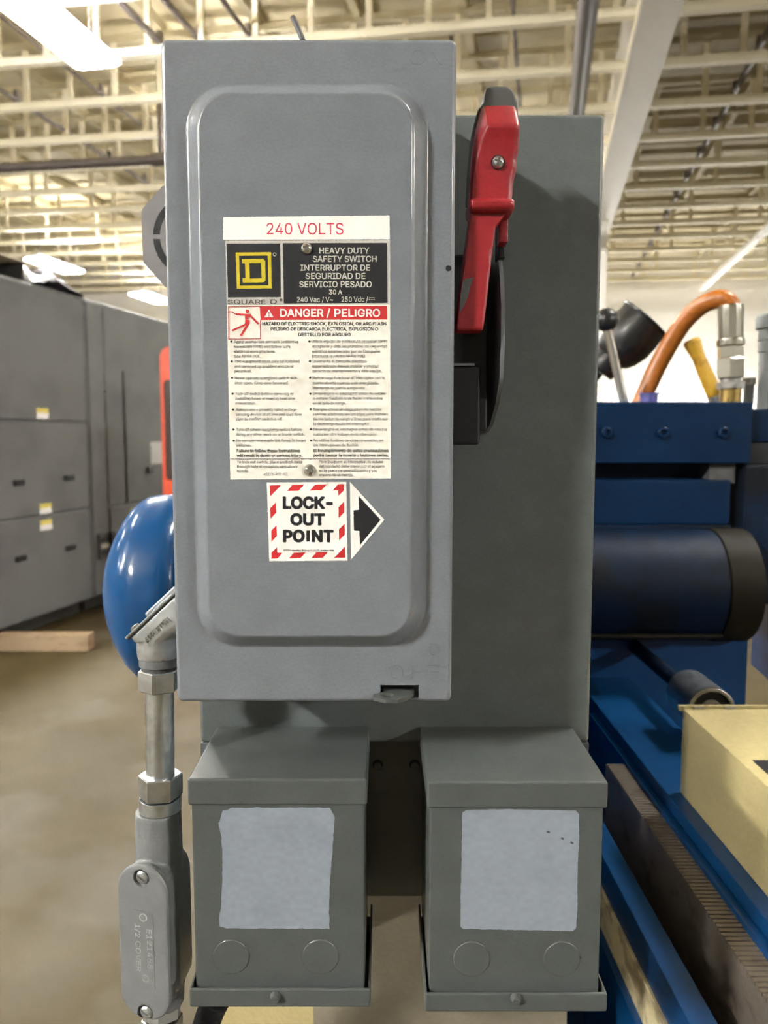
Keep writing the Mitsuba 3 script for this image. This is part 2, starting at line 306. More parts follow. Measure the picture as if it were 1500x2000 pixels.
# lamps: high bay fixtures hung under the joists
def high_bay(u, v, label, group=None, drop=.62, size=(.34, 1.22), lum=1.0):
    k = thing('high_bay_lamp', label, 'lamp', group)
    z = zj(u) - drop; w, l = size
    add(k, 'housing', xf(box(u - .07, u + .07, v - l / 2 - .02, v + l / 2 + .02, z + .062, z + .12, .01), RW), 'lamp_body')
    e = {'type': 'area', 'radiance': {'type': 'rgb', 'value': (LAMP * lum).tolist()}}
    add(k, 'diffuser', xf(hull([(u + a * w / 2 * q, v + b * l / 2, z + c) for a in (-1, 1) for b in (-1, 1) for q, c in ((.7, -.02), (1, .0), (1, .04), (.75, .06))]), RW), 'lamp_body', False, emitter=e)
    for s in (-1, 1): block(k, 'hanger_rod', W(u, v + s * l * .4, z + .12 + drop / 2), (.012, .012, drop), 'pipe_dark', YAW)
    return k
def uv_at(px, py, zrel):
    d = FWD + (px - 750) / F * np.array([1, 0, 0]) + (1000 - py) / F * UP
    t = zrel / d[2]; q = d * t; return q @ [CS, -SN, 0], q @ [SN, CS, 0]
ua, va = uv_at(190, 140, HC - .60); va -= .61
high_bay(ua, va, 'glaring fluorescent lamp nearest the camera, at the upper left under the roof', lum=4.0, size=(.46, 1.25))
ub, vb = uv_at(140, 533, HC - .45); vb -= .61
high_bay(ub, vb, 'bright fluorescent lamp just above the plastic sheet on the cabinets', lum=1.2, size=(.55, 1.3))
uc, vc = uv_at(318, 592, HC - .45); vc -= .61
high_bay(uc, vc, 'bright fluorescent lamp beyond the cabinets, at the left edge of the switch box', lum=1.2, size=(.6, 1.3))
HIDDEN = [(ua, va - 4.4, 1.2), (ua, -5.5, 13.0), (ua, va + 4.4, 3.0), (ua, va + 8.8, 1.6), (ub, 9.5, 1.2), (ub, 4.5, 1.5), (ub, -3.0, 4.0), (-7.6, -2.0, 3.0), (-14.0, -3.5, 4.0), (-17.0, 14.0, 1.0), (-17.0, 7.0, 1.0), (-17.0, 0.0, 4.0),
          (8.6, -4.0, 9.0), (8.6, 4.0, 1.2), (8.6, 12.0, .4), (8.6, 19.0, .6), (15.0, 1.0, 3.0), (15.0, 8.0, .8), (2.2, 2.2, 1.7), (-1.2, 14.0, 1.8)]  # unseen: rows carried on, plus lamps added for highlights, fill and the column
for u, v, lum in HIDDEN: high_bay(u, v, 'fluorescent lamp out of sight in a set partly added for highlights and fill', 'hall lamps out of sight', lum=lum)
# unseen strip lights added behind the machine to brighten the back wall
for px in (1200, 1330, 1450):
    p = at(px, 830, 20.5); u = p @ [CS, -SN, 0]
    k = thing('added_wall_light', 'unseen strip light added to brighten the back wall behind the machine', 'lamp', 'added lights on the back wall')
    add(k, 'housing', hallbox(u - .75, u + .75, V1 - .36, V1 - .22, 1.36, 1.42), 'lamp_body', False)
    add(k, 'diffuser', hallbox(u - .7, u + .7, V1 - .34, V1 - .24, 1.42, 1.46), 'lamp_body', False, emitter={'type': 'area', 'radiance': {'type': 'rgb', 'value': (LAMP * 3).tolist()}})
    add(k, 'bracket', hallbox(u - .03, u + .03, V1 - .3, V1, 1.32, 1.36), 'lamp_body', False)

# ================================================================== switchgear cabinets along the left
CY = math.radians(12.5); CD = np.array([math.sin(CY), math.cos(CY), 0]); CN = np.array([math.cos(CY), -math.sin(CY), 0]); C0 = np.array([-2.48, 5.14, 0])
def cab(t0, t1, o0, o1, z0, z1, r=0.0):
    """a box on the cabinet line: t along it, o out of its front"""
    m = box(o0, o1, t0, t1, z0, z1, r, 1); return xf(m, np.stack([CN, CD, [0, 0, 1]], 1), C0)
def cab_px(px, py):
    d = FWD + (px - 750) / F * np.array([1, 0, 0]) + (1000 - py) / F * UP
    t = ((C0 - EYE) @ CN) / (d @ CN); q = EYE + d * t
    return (q - C0) @ CD, q[2]
def cab_rect(px0, py0, px1, py1):
    t0, za = cab_px(px0, (py0 + py1) / 2); t1, zb = cab_px(px1, (py0 + py1) / 2); m = (px0 + px1) / 2
    return t0, t1, cab_px(m, py1)[1], cab_px(m, py0)[1]
TS = cab_px(172, 900)[0]
ZB, ZT = 0.11, 2.40
k1 = thing('switchgear_cabinet', 'tall grey switchgear cabinet nearest the camera at the left edge, under the plastic sheet', 'cabinet', None)
k2 = thing('switchgear_cabinet', 'tall grey switchgear cabinet with a breaker panel, second from the left edge', 'cabinet', None)
k3 = thing('switchgear_cabinet', 'grey switchgear cabinet at the far end of its row behind the switch box', 'cabinet', None)
for kk, a, b in ((k1, TS - 1.55, TS - .012), (k2, TS + .012, TS + 1.55), (k3, TS + 1.575, TS + 3.1)):
    add(kk, 'body', cab(a, b, -.95, 0, ZB, ZT, .01), 'cabinet')
    add(kk, 'plinth', cab(a + .03, b - .03, -.9, -.10, 0, ZB), 'gap_black', False)
zs1, zs2 = cab_px(80, 823)[1], cab_px(80, 1006)[1]
for z0, z1 in ((ZB + .01, zs2 - .008), (zs2 + .008, zs1 - .008), (zs1 + .008, ZT - .02)):
    add(k1, 'door', cab(TS - 1.53, TS - .03, 0, .018, z0, z1, .006), 'cabinet')
for r, d in (((21, 937, 41, 948), 1), ((121, 928, 138, 938), 1), ((25, 1085, 45, 1096), 0), ((124, 1064, 142, 1074), 0)):
    t0, t1, z0, z1 = cab_rect(*r)
    add(k1 + '__door' + ('_001' if d else ''), 'latch', cab(t0, t1, .016, .035, z0, z1, .004), 'black_plastic')
for r, d in (((67, 797, 90, 818), 2), ((73, 983, 96, 1003), 1), ((74, 1015, 97, 1035), 0)):
    t0, t1, z0, z1 = cab_rect(*r); dk = k1 + '__door' + ('', '_001', '_002')[d]
    add(dk, 'warning_label', cab(t0, t1, .017, .0195, z0, z1), 'sticker_white', False)
    add(dk, 'warning_header', cab(t0, t1, .0193, .0205, z0 + (z1 - z0) * .55, z1), 'yellow_tag', False)
add(k2, 'filler_panel', cab(TS + .03, TS + .24, 0, .012, ZB + .01, ZT - .02, .005), 'cabinet')
td = cab_px(241, 800)[0]; zt = cab_px(241, 725)[1]; zl = cab_px(241, 985)[1]
add(k2, 'door', cab(td, TS + 1.5, 0, .02, zl + .01, zt, .006), 'cabinet')
add(k2, 'door', cab(TS + .26, TS + 1.5, 0, .016, ZB + .02, zl - .01, .006), 'cabinet')
add(k2, 'door_frame', cab(TS + .26, td - .015, 0, .008, zl + .01, ZT - .03, .003), 'cabinet')
t0, t1, z0, z1 = cab_rect(188, 1041, 206, 1091); bp = add(k2, 'breaker_panel', cab(t0, t1 + .04, .014, .03, z0, z1, .004), 'cabinet_trim')
t2 = cab_rect(208, 1041, 217, 1085); add(bp, 'breaker_handle', cab(t2[0], t2[1], .014, .05, z0 + .02, z1, .006), 'black_plastic')
for q in (.25, .5, .75): add(bp, 'breaker_window', cab(t0 + .02, t1, .029, .033, z0 + (z1 - z0) * q - .018, z0 + (z1 - z0) * q + .018), 'black_plastic' if q != .5 else 'label_silver', False)
t0, t1, z0, z1 = cab_rect(290, 863, 313, 906); add(k2 + '__door', 'notice', cab(t0, t1, .019, .022, z0, z1), 'label_silver', False)
t0, t1, z0, z1 = cab_rect(283, 912, 292, 924); add(k2 + '__door', 'latch', cab(t0, t1, .019, .04, z0, z1, .004), 'black_plastic')
t0, t1, z0, z1 = cab_rect(252, 988, 262, 996); add(k2 + '__door_001', 'warning_label', cab(t0, t1, .015, .018, z0 - .02, z1 - .02), 'yellow_tag', False)
# crumpled plastic sheet and an open duct on top of the near cabinet
g = np.stack(np.meshgrid(np.linspace(0, 1, 46), np.linspace(0, 1, 30), indexing='ij'), -1).reshape(-1, 2)
tt, oo = TS - .57 + g[:, 0] * .59, -.55 + g[:, 1] * .56
hgt = .17 * np.sin(np.pi * np.clip(g[:, 0], 0, 1)) ** .7 * np.sin(np.pi * np.clip(g[:, 1] * .97, 0, 1)) ** .6 * (0.25 + 1.4 * meshkit.fbm(np.stack([g[:, 0] * 7, g[:, 1] * 5, g[:, 0] * 0], 1), 4, 3))
v = C0 + tt[:, None] * CD + oo[:, None] * CN + np.stack([0 * tt, 0 * tt, ZT + .004 + hgt], 1)
f = np.array([[a * 30 + b, (a + 1) * 30 + b, (a + 1) * 30 + b + 1, a * 30 + b + 1] for a in range(45) for b in range(29)])
sk = thing('plastic_sheet', 'crumpled pale plastic sheet lying on top of the nearest cabinet', 'plastic sheet')
sheet = trimesh.Trimesh(v, np.vstack([f[:, [0, 1, 2]], f[:, [0, 2, 3]]]), process=False)
add(sk, None, sheet, 'plastic_film', True)
dk = thing('duct_elbow', 'open grey duct piece with a dark mouth standing on the nearest cabinet', 'duct')
da, db = TS - .98, TS - .60
for nm, b, m_ in (('base', (da, db, -.45, -.05, ZT + .001, ZT + .012), 'cabinet_trim'), ('back', (da, db, -.45, -.43, ZT, ZT + .135), 'cabinet_trim'), ('lid', (da - .02, db + .02, -.45, -.04, ZT + .135, ZT + .147), 'joist_cream'), ('end', (db - .012, db, -.45, -.05, ZT, ZT + .135), 'cabinet_trim'), ('end', (da - .40, da + .012, -.45, -.05, ZT, ZT + .130), 'lamp_body')):
    add(dk, nm, cab(*b), m_, False)
# timber, orange machine
tk = thing('timber_block', 'rough timber block sticking out on the floor from under the cabinets', 'timber'); pa = at(178, 1255, 5.0)
add(tk, None, box(-2.47, pa[0], 4.95, 5.06, 0, .105, .006), 'wood')
ok = thing('orange_machine', 'orange-red framed machine with a dark window behind the left edge of the switch box', 'machine')
p0, p1 = at(311, 676, 5.4), at(318, 742, 5.4); ob = at(318, 938, 5.4)
outer = sg.Polygon(rr((p0[0] + .35), p0[2] / 2, .35, p0[2] / 2, .075, 6)); win = sg.Polygon(rr(p0[0] + .35, (p1[2] + ob[2]) / 2,   .328, (p1[2] - ob[2]) / 2, .03, 4))
add(ok, 'frame', plate(outer.difference(win), 5.55, .15), 'orange_paint'); add(ok, 'window', plate(win, 5.44, .03), 'dark_window', False); add(ok, 'housing', plate(outer.buffer(-.02), 5.9, .349), 'cabinet_trim')
add(ok, 'tag', plate(sg.box(p0[0] + .06, ob[2] + .12, p0[0] + .12, ob[2] + .22), 5.47, .003), 'sticker_white', False)

# ================================================================== enclosure panel behind the switch
PY = 0.56
ek = thing('electrical_enclosure', 'large grey steel enclosure that the safety switch is mounted on', 'enclosure')
add(ek, 'cover', box(-.1338, .1492, PY, .60, 1.1473, 1.5857, .003, 3), 'paint_panel')
add(ek, 'lower_plate', box(-.1318, .1475, PY + .026, .599, 1.0132, 1.1474, .002), 'paint_panel')
for a, b in ((-.1338, -.1180), (.1330, .1492)): add(ek, 'side_flange', box(a, b, PY, .599, 1.0132, 1.1474, .001), 'paint_panel')
for px in (738, 810):
    p = at(px, 1494, PY + .026); add(ek, 'screw', cyl(p, p - [0, .0025, 0], .0042, .0030, 16), 'paint_panel')
ck = thing('fan_cowl', 'grey octagonal fan cover with curved black slots behind the left edge of the switch', 'fan cover')
oc = np.array([(-.0389, .019), (-.0385, -.018), (-.022, -.037), (.022, -.037), (.0385, -.018), (.0385, .019), (.022, .037), (-.022, .037)]) + [-.139, 1.515]
octo = sg.Polygon(oc).buffer(-.006).buffer(.006, 6)
ring = circle(-.139, 1.515, .0305).difference(circle(-.139, 1.515, .0255)); bars = so.unary_union([sg.LineString([(-.139 - .04 * math.cos(t), 1.515 - .04 * math.sin(t)), (-.139 + .04 * math.cos(t), 1.515 + .04 * math.sin(t))]).buffer(.0016) for t in (0, math.pi / 3, 2 * math.pi / 3)])
add(ck, 'face', plate(octo.buffer(-.002).difference(ring.difference(bars)), .606, .005), 'cowl_gray')
add(ck, 'housing', plate(octo, .66, .0585), 'cowl_gray'); add(ck, 'slot', plate(ring.difference(bars).buffer(-.0001), .6015, .0005), 'black_plastic', False)

# ================================================================== safety switch
DY, RH = 0.46, 0.012                          # flange plane and height of the raised field
X0, X1, Z0, Z1 = -.1231, .0400, 1.2121, 1.5868
cx, cz, hx, hz = (X0 + X1) / 2, (Z0 + Z1) / 2, (X1 - X0) / 2, (Z1 - Z0) / 2
ex, ez, hex_, hez = (-.1102 + .0252) / 2, (1.2452 + 1.5632) / 2, (.0252 + .1102) / 2, (1.5632 - 1.2452) / 2
sw = thing('safety_switch', 'grey safety switch box with cream instruction plate and red side handle', 'safety switch')
n_ = 10; ls = [(rr(cx, cz, hx - .0004, hz - .0004, .003, n_), DY + .016), (rr(cx, cz, hx, hz, .0034, n_), DY + .0145), (rr(cx, cz, hx, hz, .0034, n_), DY + .0026)]
for a in (20, 45, 70, 90): t = math.radians(a); ls.append((rr(cx, cz, hx - .0026 * (1 - math.cos(t)), hz - .0026 * (1 - math.cos(t)), .0034, n_), DY + .0026 * (1 - math.sin(t))))
RUN = .0108
for s in np.linspace(0, 1, 25):                   # a flat slope with tight rounded ends
    w_ = .24; q = min(s, 1 - s); e = q * q / (2 * w_) if q < w_ else q - w_ / 2
    e /= 1 - w_; e = e if s < .5 else 1 - e
    ls.append((rr(ex, ez, hex_ - RUN * s, hez - RUN * s, .025 - .008 * s, n_), DY - RH * e))
door = loops(ls)
sl0, sl1 = at(743, 1338, DY), at(818, 1363, DY)
door = tm(man(door) - man(box(sl0[0], sl1[0], DY - .01, DY + .012, sl1[2], sl0[2])))
sd = add(sw, 'door', door, 'paint_switch', 28)
add(sw, 'body', box(X0 + .004, X1 - .0035, DY + .0165, PY - .0002, Z0 + .004, Z1 - .004, .002), 'paint_switch')
emb = [text('ON', 800, 866, 126, 30, DY, depth=.0003), text('O', 837, 856, 1281, 24, DY, depth=.0006)] + [text(c, a, b, 1327, 28, DY, depth=.0007) for c, a, b in (('O', 758, 787), ('F', 800, 823), ('F', 836, 861))]
add(sd, 'embossed_lettering', emb[0], 'paint_switch', False, label='raised ON lettering at the top'); add(sd, 'embossed_lettering', cat(*emb[1:]), 'paint_switch', False, label='raised O and OFF lettering at the bottom')
hp = at(876, 524, DY); add(sd, 'rivet_hole', cyl(hp + [0, .001, 0], hp - [0, .0003, 0], .0016, n=14), 'black_plastic', False)
sp = [at(x, y, DY) for x, y in ((743, 1338), (818, 1363))]
hasp = flat(sg.Polygon([(-.0005, .482), (.0180, .482), (.0178, .460), (.0130, .4515), (.0080, .4475), (.0010, .4470), (-.0062, .4520), (-.0062, .4572), (-.0005, .4605)]).difference(sg.Point(.0025, .4555).buffer(.0036)), 1.2158, 1.2180)
add(sw, 'lock_hasp', hasp, 'paint_box', False, label='grey padlock hasp with a hole sticking out of a slot')
# labels on the raised field
LY = DY - RH
vs = add(sw, 'voltage_sticker', plate(pp([(436.5, 424.5), (761, 421), (761.5, 467.5), (435.5, 468.8)], LY), LY + .0001, .0005), 'sticker_white', False, label='white strip reading 240 VOLTS in red')
add(vs, 'lettering', text('240 VOLTS', 521.3, 670.8, 458, 22.3, LY - .0004), 'ink_pink', False)
A = lambda x, y: (420 + .24 * x, 410 + .24 * y)
B = lambda x, y: (430 + .23333 * x, 590 + .23333 * y)
Cc = lambda x, y: (430 + .23333 * x, 780 + .23333 * y)
D = lambda x, y: (500 + .18667 * x, 930 + .18667 * y)
L1, L2 = LY - .0003, LY - .0006
def poly(f, pts, Y): return sg.Polygon(pp([f(*p) for p in pts], Y))
nk = add(sw, 'nameplate', plate(pp([(440.5, 470.5), (761.5, 469.8), (763.3, 934.5), (450, 936.5)], LY), LY + .0001, .0004), 'label_cream', False, label='cream instruction plate with a black header and a red danger bar')
add(nk, 'header_field', plate(pp([(441, 471), (761, 470.4), (761.6, 595), (443, 596)], L1), L1, .0001), 'label_silver', False)
add(nk, 'black_field', cat(plate(poly(A, [(95, 276), (530, 274), (537, 710), (106, 713)], L1), L1 - .0001, .0002), plate(poly(A, [(551, 272), (1400, 270), (1404, 758), (560, 762)], L1), L1 - .0001, .0002)), 'ink_black', False)
ringp = poly(A, [(168, 347), (456, 345), (462, 640), (178, 642)], L2).difference(poly(A, [(196, 374), (428, 372), (434, 614), (203, 616)], L2))
dd = poly(A, [(219, 401), (392, 398), (410, 416), (412, 575), (396, 590), (225, 593), (224, 556), (248, 555), (244, 436), (220, 437)], L2).difference(poly(A, [(279, 434), (375, 434), (379, 556), (284, 558)], L2))
add(nk, 'emblem', plate(ringp.union(dd), L2 + .0001, .0003), 'ink_yellow', False, label='yellow letter D inside a yellow square')
def line(f, s, xl, xr, yb, cap, bold=False, fat=0.0, Y=L2 + .0001):
    a, b = f(xl, yb), f(xr, yb); sc = (b[0] - a[0]) / (xr - xl)
    return text(s, a[0], b[0], a[1], cap * sc, Y, bold, .0003, fat)
hd = [('HEAVY DUTY', 848, 1255, 355, 47), ('SAFETY SWITCH', 795, 1315, 422, 47), ('INTERRUPTOR DE', 695, 1262, 494, 47), ('SEGURIDAD DE', 737, 1224, 561, 47), ('SERVICIO PESADO', 686, 1275, 629, 47), ('30 A', 927, 1035, 688, 37), ('240 Vac / V~', 667, 960, 750, 40), ('250 Vdc /', 1028, 1246, 748, 40)]
dc = [plate(poly(A, [(1250, 714), (1300, 714), (1300, 719), (1250, 719)], L2), L2 + .0001, .0003)] + [plate(poly(A, [(a, 727), (a + 13, 727), (a + 13, 732), (a, 732)], L2), L2 + .0001, .0003) for a in (1251, 1269, 1287)]
add(nk, 'header_lettering', cat(*[line(A, *q, True) for q in hd], *dc, plate(circle(*at(536.3, 497, L2)[[0, 2]], .0010, 16).difference(circle(*at(536.3, 497, L2)[[0, 2]], .0007, 16)), L2 + .0001, .0003)), 'ink_light', False)
add(nk, 'red_bar', plate(poly(B, [(330, 34), (1396, 31), (1399, 145), (338, 150)], L2), L1, .0002), 'ink_red', False)
tri = poly(B, [(370, 127), (446, 125), (408, 62)], L2).difference(poly(B, [(404, 82), (413, 82), (411, 107), (406, 107)], L2)).difference(poly(B, [(404, 112), (413, 112), (413, 120), (404, 120)], L2))
add(nk, 'danger_lettering', cat(line(B, 'DANGER /', 503, 922, 122, 62, True, .012), line(B, 'PEL', 957, 1119, 122, 62, True, .012), plate(poly(B, [(1126, 60), (1141, 60), (1141, 122), (1126, 122)], L2), L2 + .0001, .0003), line(B, 'GRO', 1150, 1340, 122, 62, True, .012), plate(tri, L2 + .0001, .0003)), 'sticker_white', False)
def bar(f, a, b, w, Y=L2):
    pa, pb = pp([f(*a)], Y)[0], pp([f(*b)], Y)[0]; return sg.LineString([pa, pb]).buffer(w * .23333 * Y / F / 2, cap_style='flat')
fig = [bar(B, (68, 38), (330, 36), 4), bar(B, (68, 38), (72, 311), 4), bar(B, (72, 309), (338, 307), 4), bar(B, (336, 150), (338, 309), 4), circle(*at(*B(227, 77), L2)[[0, 2]], 15 * .23333 * L2 / F, 20),
       bar(B, (255, 108), (132, 102), 14), bar(B, (78, 80), (104, 82), 5), bar(B, (104, 82), (118, 96), 5), bar(B, (118, 96), (135, 100), 5), poly(B, [(208, 108), (252, 106), (250, 130), (222, 124), (246, 140), (216, 145), (248, 152), (248, 184), (236, 194), (208, 194), (210, 150), (207, 128)], L2),
       bar(B, (244, 104), (320, 182), 15), bar(B, (222, 184), (100, 238), 14), bar(B, (238, 178), (172, 282), 17)]
add(nk, 'shock_pictogram', plate(so.unary_union(fig), L2 + .0001, .0003), 'ink_red', False, label='red figure struck by an electric shock, in a thin red square')
bold_dark = [(B, 'HAZARD OF ELECTRIC SHOCK, EXPLOSION, OR ARC FLASH', 355, 1390, 194, 26), (B, 'PELIGRO DE DESCARGA EL\u00c9CTRICA, EXPLOSI\u00d3N O', 423, 1322, 238, 26), (B, 'DESTELLO POR ARQUEO', 655, 1092, 285, 26),
             (Cc, 'Failure to follow these instructions', 139, 668, 442, 25), (Cc, 'will result in death or serious injury.', 139, 688, 482, 25), (Cc, 'El incumplimiento de estas precauciones', 782, 1410, 440, 25), (Cc, 'podr\u00e1 causar la muerte o lesiones serias.', 782, 1410, 480, 25)]
fine = [(B, 'Apply appropriate personal protective', 117, 655, 343), (B, 'equipment (PPE) and follow safe', 117, 588, 384), (B, 'electrical work practices.', 117, 462, 424), (B, 'See NFPA 70E.', 117, 340, 465), (B, 'This equipment must only be installed', 120, 663, 508),
        (B, 'and serviced by qualified electrical', 120, 614, 550), (B, 'personnel.', 120, 263, 590), (B, 'Never operate energized switch with', 124, 643, 648), (B, 'door open. Keep door fastened.', 124, 573, 689), (B, 'Turn off switch before removing or', 127, 615, 779), (B, 'installing fuses or making load side', 128, 628, 818),
        (Cc, 'connections.', 128, 302, 44), (Cc, 'Always use a properly rated voltage', 131, 640, 97), (Cc, 'sensing device at all line and load fuse', 132, 682, 137), (Cc, 'clips to confirm switch is off.', 132, 525, 176), (Cc, 'Turn off power supplying switch before', 134, 684, 264), (Cc, 'doing any other work on or inside switch.', 134, 708, 304),
        (Cc, 'Do not use renewable link fuses in fused', 136, 714, 356), (Cc, 'switches.', 136, 262, 396), (Cc, 'To lock out switch, place padlock hasp', 141, 687, 535), (Cc, 'through hole in lockplate and above', 141, 648, 573), (Cc, 'handle.', 141, 240, 610), (Cc, '40275-939-02', 365, 563, 638),
        (B, 'Utilice equipo de protecci\u00f3n personal (EPP)', 767, 1397, 340), (B, 'apropiado y siga las pr\u00e1cticas de seguridad', 770, 1397, 382), (B, 'el\u00e9ctrica establecidas por su Compa\u00f1\u00eda', 771, 1338, 424), (B, '(consulte la norma NFPA 70E)', 772, 1213, 464), (B, 'Solamente el personal el\u00e9ctrico', 773, 1226, 507),
        (B, 'especializado deber\u00e1 instalar y prestar', 773, 1328, 548), (B, 'servicio de mantenimiento a este equipo.', 774, 1355, 588), (B, 'Nunca haga funcionar el interruptor con la', 775, 1378, 646), (B, 'puerta abierta cuando est\u00e9 energizado.', 776, 1330, 689), (B, 'Mantenga la puerta asegurada.', 776, 1218, 729),
        (B, 'Desenergice el interruptor antes de extraer', 777, 1391, 777), (B, 'o instalar fusibles o de hacer conexiones', 778, 1360, 816), (Cc, 'en el lado de carga.', 778, 1052, 43), (Cc, 'Siempre utilice un dispositivo de tensi\u00f3n', 779, 1350, 96), (Cc, 'nominal adecuado en los clips para fusibles', 780, 1402, 135),
        (Cc, 'de los lados de carga y l\u00ednea para confirmar', 780, 1405, 175), (Cc, 'la desenergizaci\u00f3n del interruptor.', 780, 1256, 216), (Cc, 'Desenergice el interruptor antes de realizar', 781, 1398, 262), (Cc, 'cualquier otro trabajo en el interruptor.', 782, 1318, 303), (Cc, 'No utilice fusibles de cinta renovables en', 783, 1364, 355),
        (Cc, 'los interruptores de fusible.', 783, 1160, 394), (Cc, 'Para bloquear el interruptor, la aldaba', 828, 1363, 533), (Cc, 'del candado debe pasar por el agujero', 828, 1375, 571), (Cc, 'en la placa de inmovilizaci\u00f3n y por', 828, 1315, 608), (Cc, 'encima de la manija.', 828, 1115, 643)]
dots = [(B, 93, 330), (B, 97, 497), (B, 100, 634), (B, 104, 768), (Cc, 108, 85), (Cc, 112, 253), (Cc, 114, 347), (B, 748, 330), (B, 751, 495), (B, 753, 633), (B, 755, 768), (Cc, 757, 83), (Cc, 760, 250), (Cc, 761, 345)]
dm = [plate(circle(*at(*f(x, y), LY - .0004)[[0, 2]], .00062, 14), LY - .0003, .0003) for f, x, y in dots]
add(nk, 'bold_lettering', cat(*[line(f, s, a, b, y, c, True, 0, LY - .0003) for f, s, a, b, y, c in bold_dark], *dm, plate(bar(Cc, (85, 500), (1420, 499), 4), LY - .0003, .0003)), 'ink_black', False)
add(nk, 'fine_lettering', cat(*[line(f, s, a, b, y, 24, False, 0, LY - .0003) for f, s, a, b, y in fine]), 'ink_gray', False)
add(nk, 'maker_lettering', cat(line(A, 'SQUARE', 105, 412, 767, 36), line(A, 'D', 452, 503, 765, 36), plate(circle(*at(549, 586, L2)[[0, 2]], .0008, 14), L2 + .0001, .0002)), 'ink_gray', False)
def phillips(parent, px, py, Y, r, mat='chrome'):
    p = at(px, py, Y); h = lathe([(0, r), (r * .35, r * .93), (r * .62, r * .7), (r * .74, r * .35), (r * .76, .0001)], p, [0, -1, 0], 24)
    cross = cat(xf(box(-r * .62, r * .62, -r * 1.5, -r * .38, -r * .14, r * .14), rot_y(.35), p), xf(box(-r * .14, r * .14, -r * 1.5, -r * .38, -r * .62, r * .62), rot_y(.35), p))
    h = tm(man(h) - man(xf(box(-r * .62, r * .62, -r * 1.5, -r * .38, -r * .14, r * .14), rot_y(.35), p)) - man(xf(box(-r * .14, r * .14, -r * 1.5, -r * .38, -r * .62, r * .62), rot_y(.35), p)))
    return add(parent, 'screw', h, mat, 35)
def rot_y(a): c, s = math.cos(a), math.sin(a); return np.array([[c, 0, s], [0, 1, 0], [-s, 0, c]])
phillips(nk, 598.8, 486, LY - .0006, .0032); phillips(nk, 604.5, 918.8, LY - .0003, .0035)
# lockout sticker and arrow
lk = add(sw, 'lockout_sticker', plate(poly(D, [(113, 66), (945, 60), (958, 884), (140, 890)], LY), LY + .0001, .0005), 'sticker_white', False, label='white square sticker with red stripes reading LOCK-OUT POINT')
SY = LY - .0004
stripes = [[(143, 97), (262, 95), (148, 212)], [(380, 92), (500, 90), (448, 152), (327, 155)], [(618, 90), (738, 88), (685, 148), (565, 150)], [(855, 88), (920, 86), (920, 150), (862, 205), (860, 150), (803, 150)], [(208, 275), (212, 380), (153, 445), (150, 335)], [(215, 515), (218, 625), (163, 685), (160, 570)],
           [(222, 743), (224, 803), (278, 800), (228, 860), (163, 862), (162, 800)], [(398, 802), (520, 798), (465, 857), (345, 860)], [(632, 796), (752, 795), (698, 853), (580, 857)], [(930, 735), (935, 852), (818, 855)], [(922, 265), (924, 375), (866, 440), (863, 325)], [(926, 498), (930, 610), (870, 672), (867, 558)]]
add(lk, 'red_stripes', cat(*[plate(poly(D, s, SY), SY, .0002) for s in stripes]), 'ink_red', False)
add(lk, 'lettering', cat(line(D, 'LOCK-', 280, 803, 335, 113, True, .05, SY), line(D, 'OUT', 360, 722, 507, 110, True, .05, SY), line(D, 'PO', 283, 510, 682, 113, True, .05, SY), plate(poly(D, [(527, 568), (563, 568), (563, 682), (527, 682)], SY), SY, .0003), line(D, 'N', 583, 697, 682, 113, True, .05, SY), line(D, 'T', 707, 812, 682, 113, True, .05, SY), line(D, 'ADG58  emedco  800-442-3633  emedco.com', 285, 815, 783, 17, False, 0, SY)), 'ink_black', False)
ar = add(sw, 'arrow_sticker', plate(poly(D, [(982, 57), (1343, 455), (993, 875)], LY), LY + .0001, .0005), 'sticker_white', False, label='white triangle sticker with a black arrow pointing right')
add(ar, 'arrow', plate(poly(D, [(1072, 205), (1303, 457), (1088, 722), (1082, 572), (1025, 568), (1020, 357), (1078, 352)], SY), SY, .0002), 'ink_black', False)
# handle: red lever with black backing
E5 = lambda x, y: (780 + .215 * x, 50 + .215 * y)
E6 = lambda x, y: (850 + .23 * x, 440 + .23 * y)
HY = .472
G4 = lambda x, y: (780 + .26667 * x, 50 + .26667 * y)
def grip_section(y, xl, xr_, xrr, yf, ch, yb=.021):
    """one level of the grip: left edge, ridge of the left facet, right edge (photo crop), front depth and how far the left edge lies back"""
    zz = at(*G4(xl, y), HY)[2]; a, b, c = (at(*G4(q, y), HY)[0] for q in (xl, xr_, xrr))
    return np.array([(a, HY + yb, zz), (a, HY + yf + ch, zz), ((a + b) / 2, HY + yf + ch * .45, zz), (b, HY + yf, zz), (b * .35 + c * .65, HY + yf - .0004, zz), (c - .0022, HY + yf, zz), (c - .0005, HY + yf + .0018, zz), (c, HY + yf + .005, zz), (c, HY + yb, zz)])
def loft(secs):
    v = np.vstack(secs); n = len(secs[0]); k = len(secs); f = []
    for i in range(k - 1):
        for j in range(n):
            A_, B_ = i * n + j, i * n + (j + 1) % n; f += [[A_, B_, B_ + n], [A_, B_ + n, A_ + n]]
    v = np.vstack([v, secs[0].mean(0), secs[-1].mean(0)])
    for j in range(n): f += [[k * n, (j + 1) % n, j], [k * n + 1, (k - 1) * n + j, (k - 1) * n + (j + 1) % n]]
    return fix(trimesh.Trimesh(v, np.array(f), process=False))
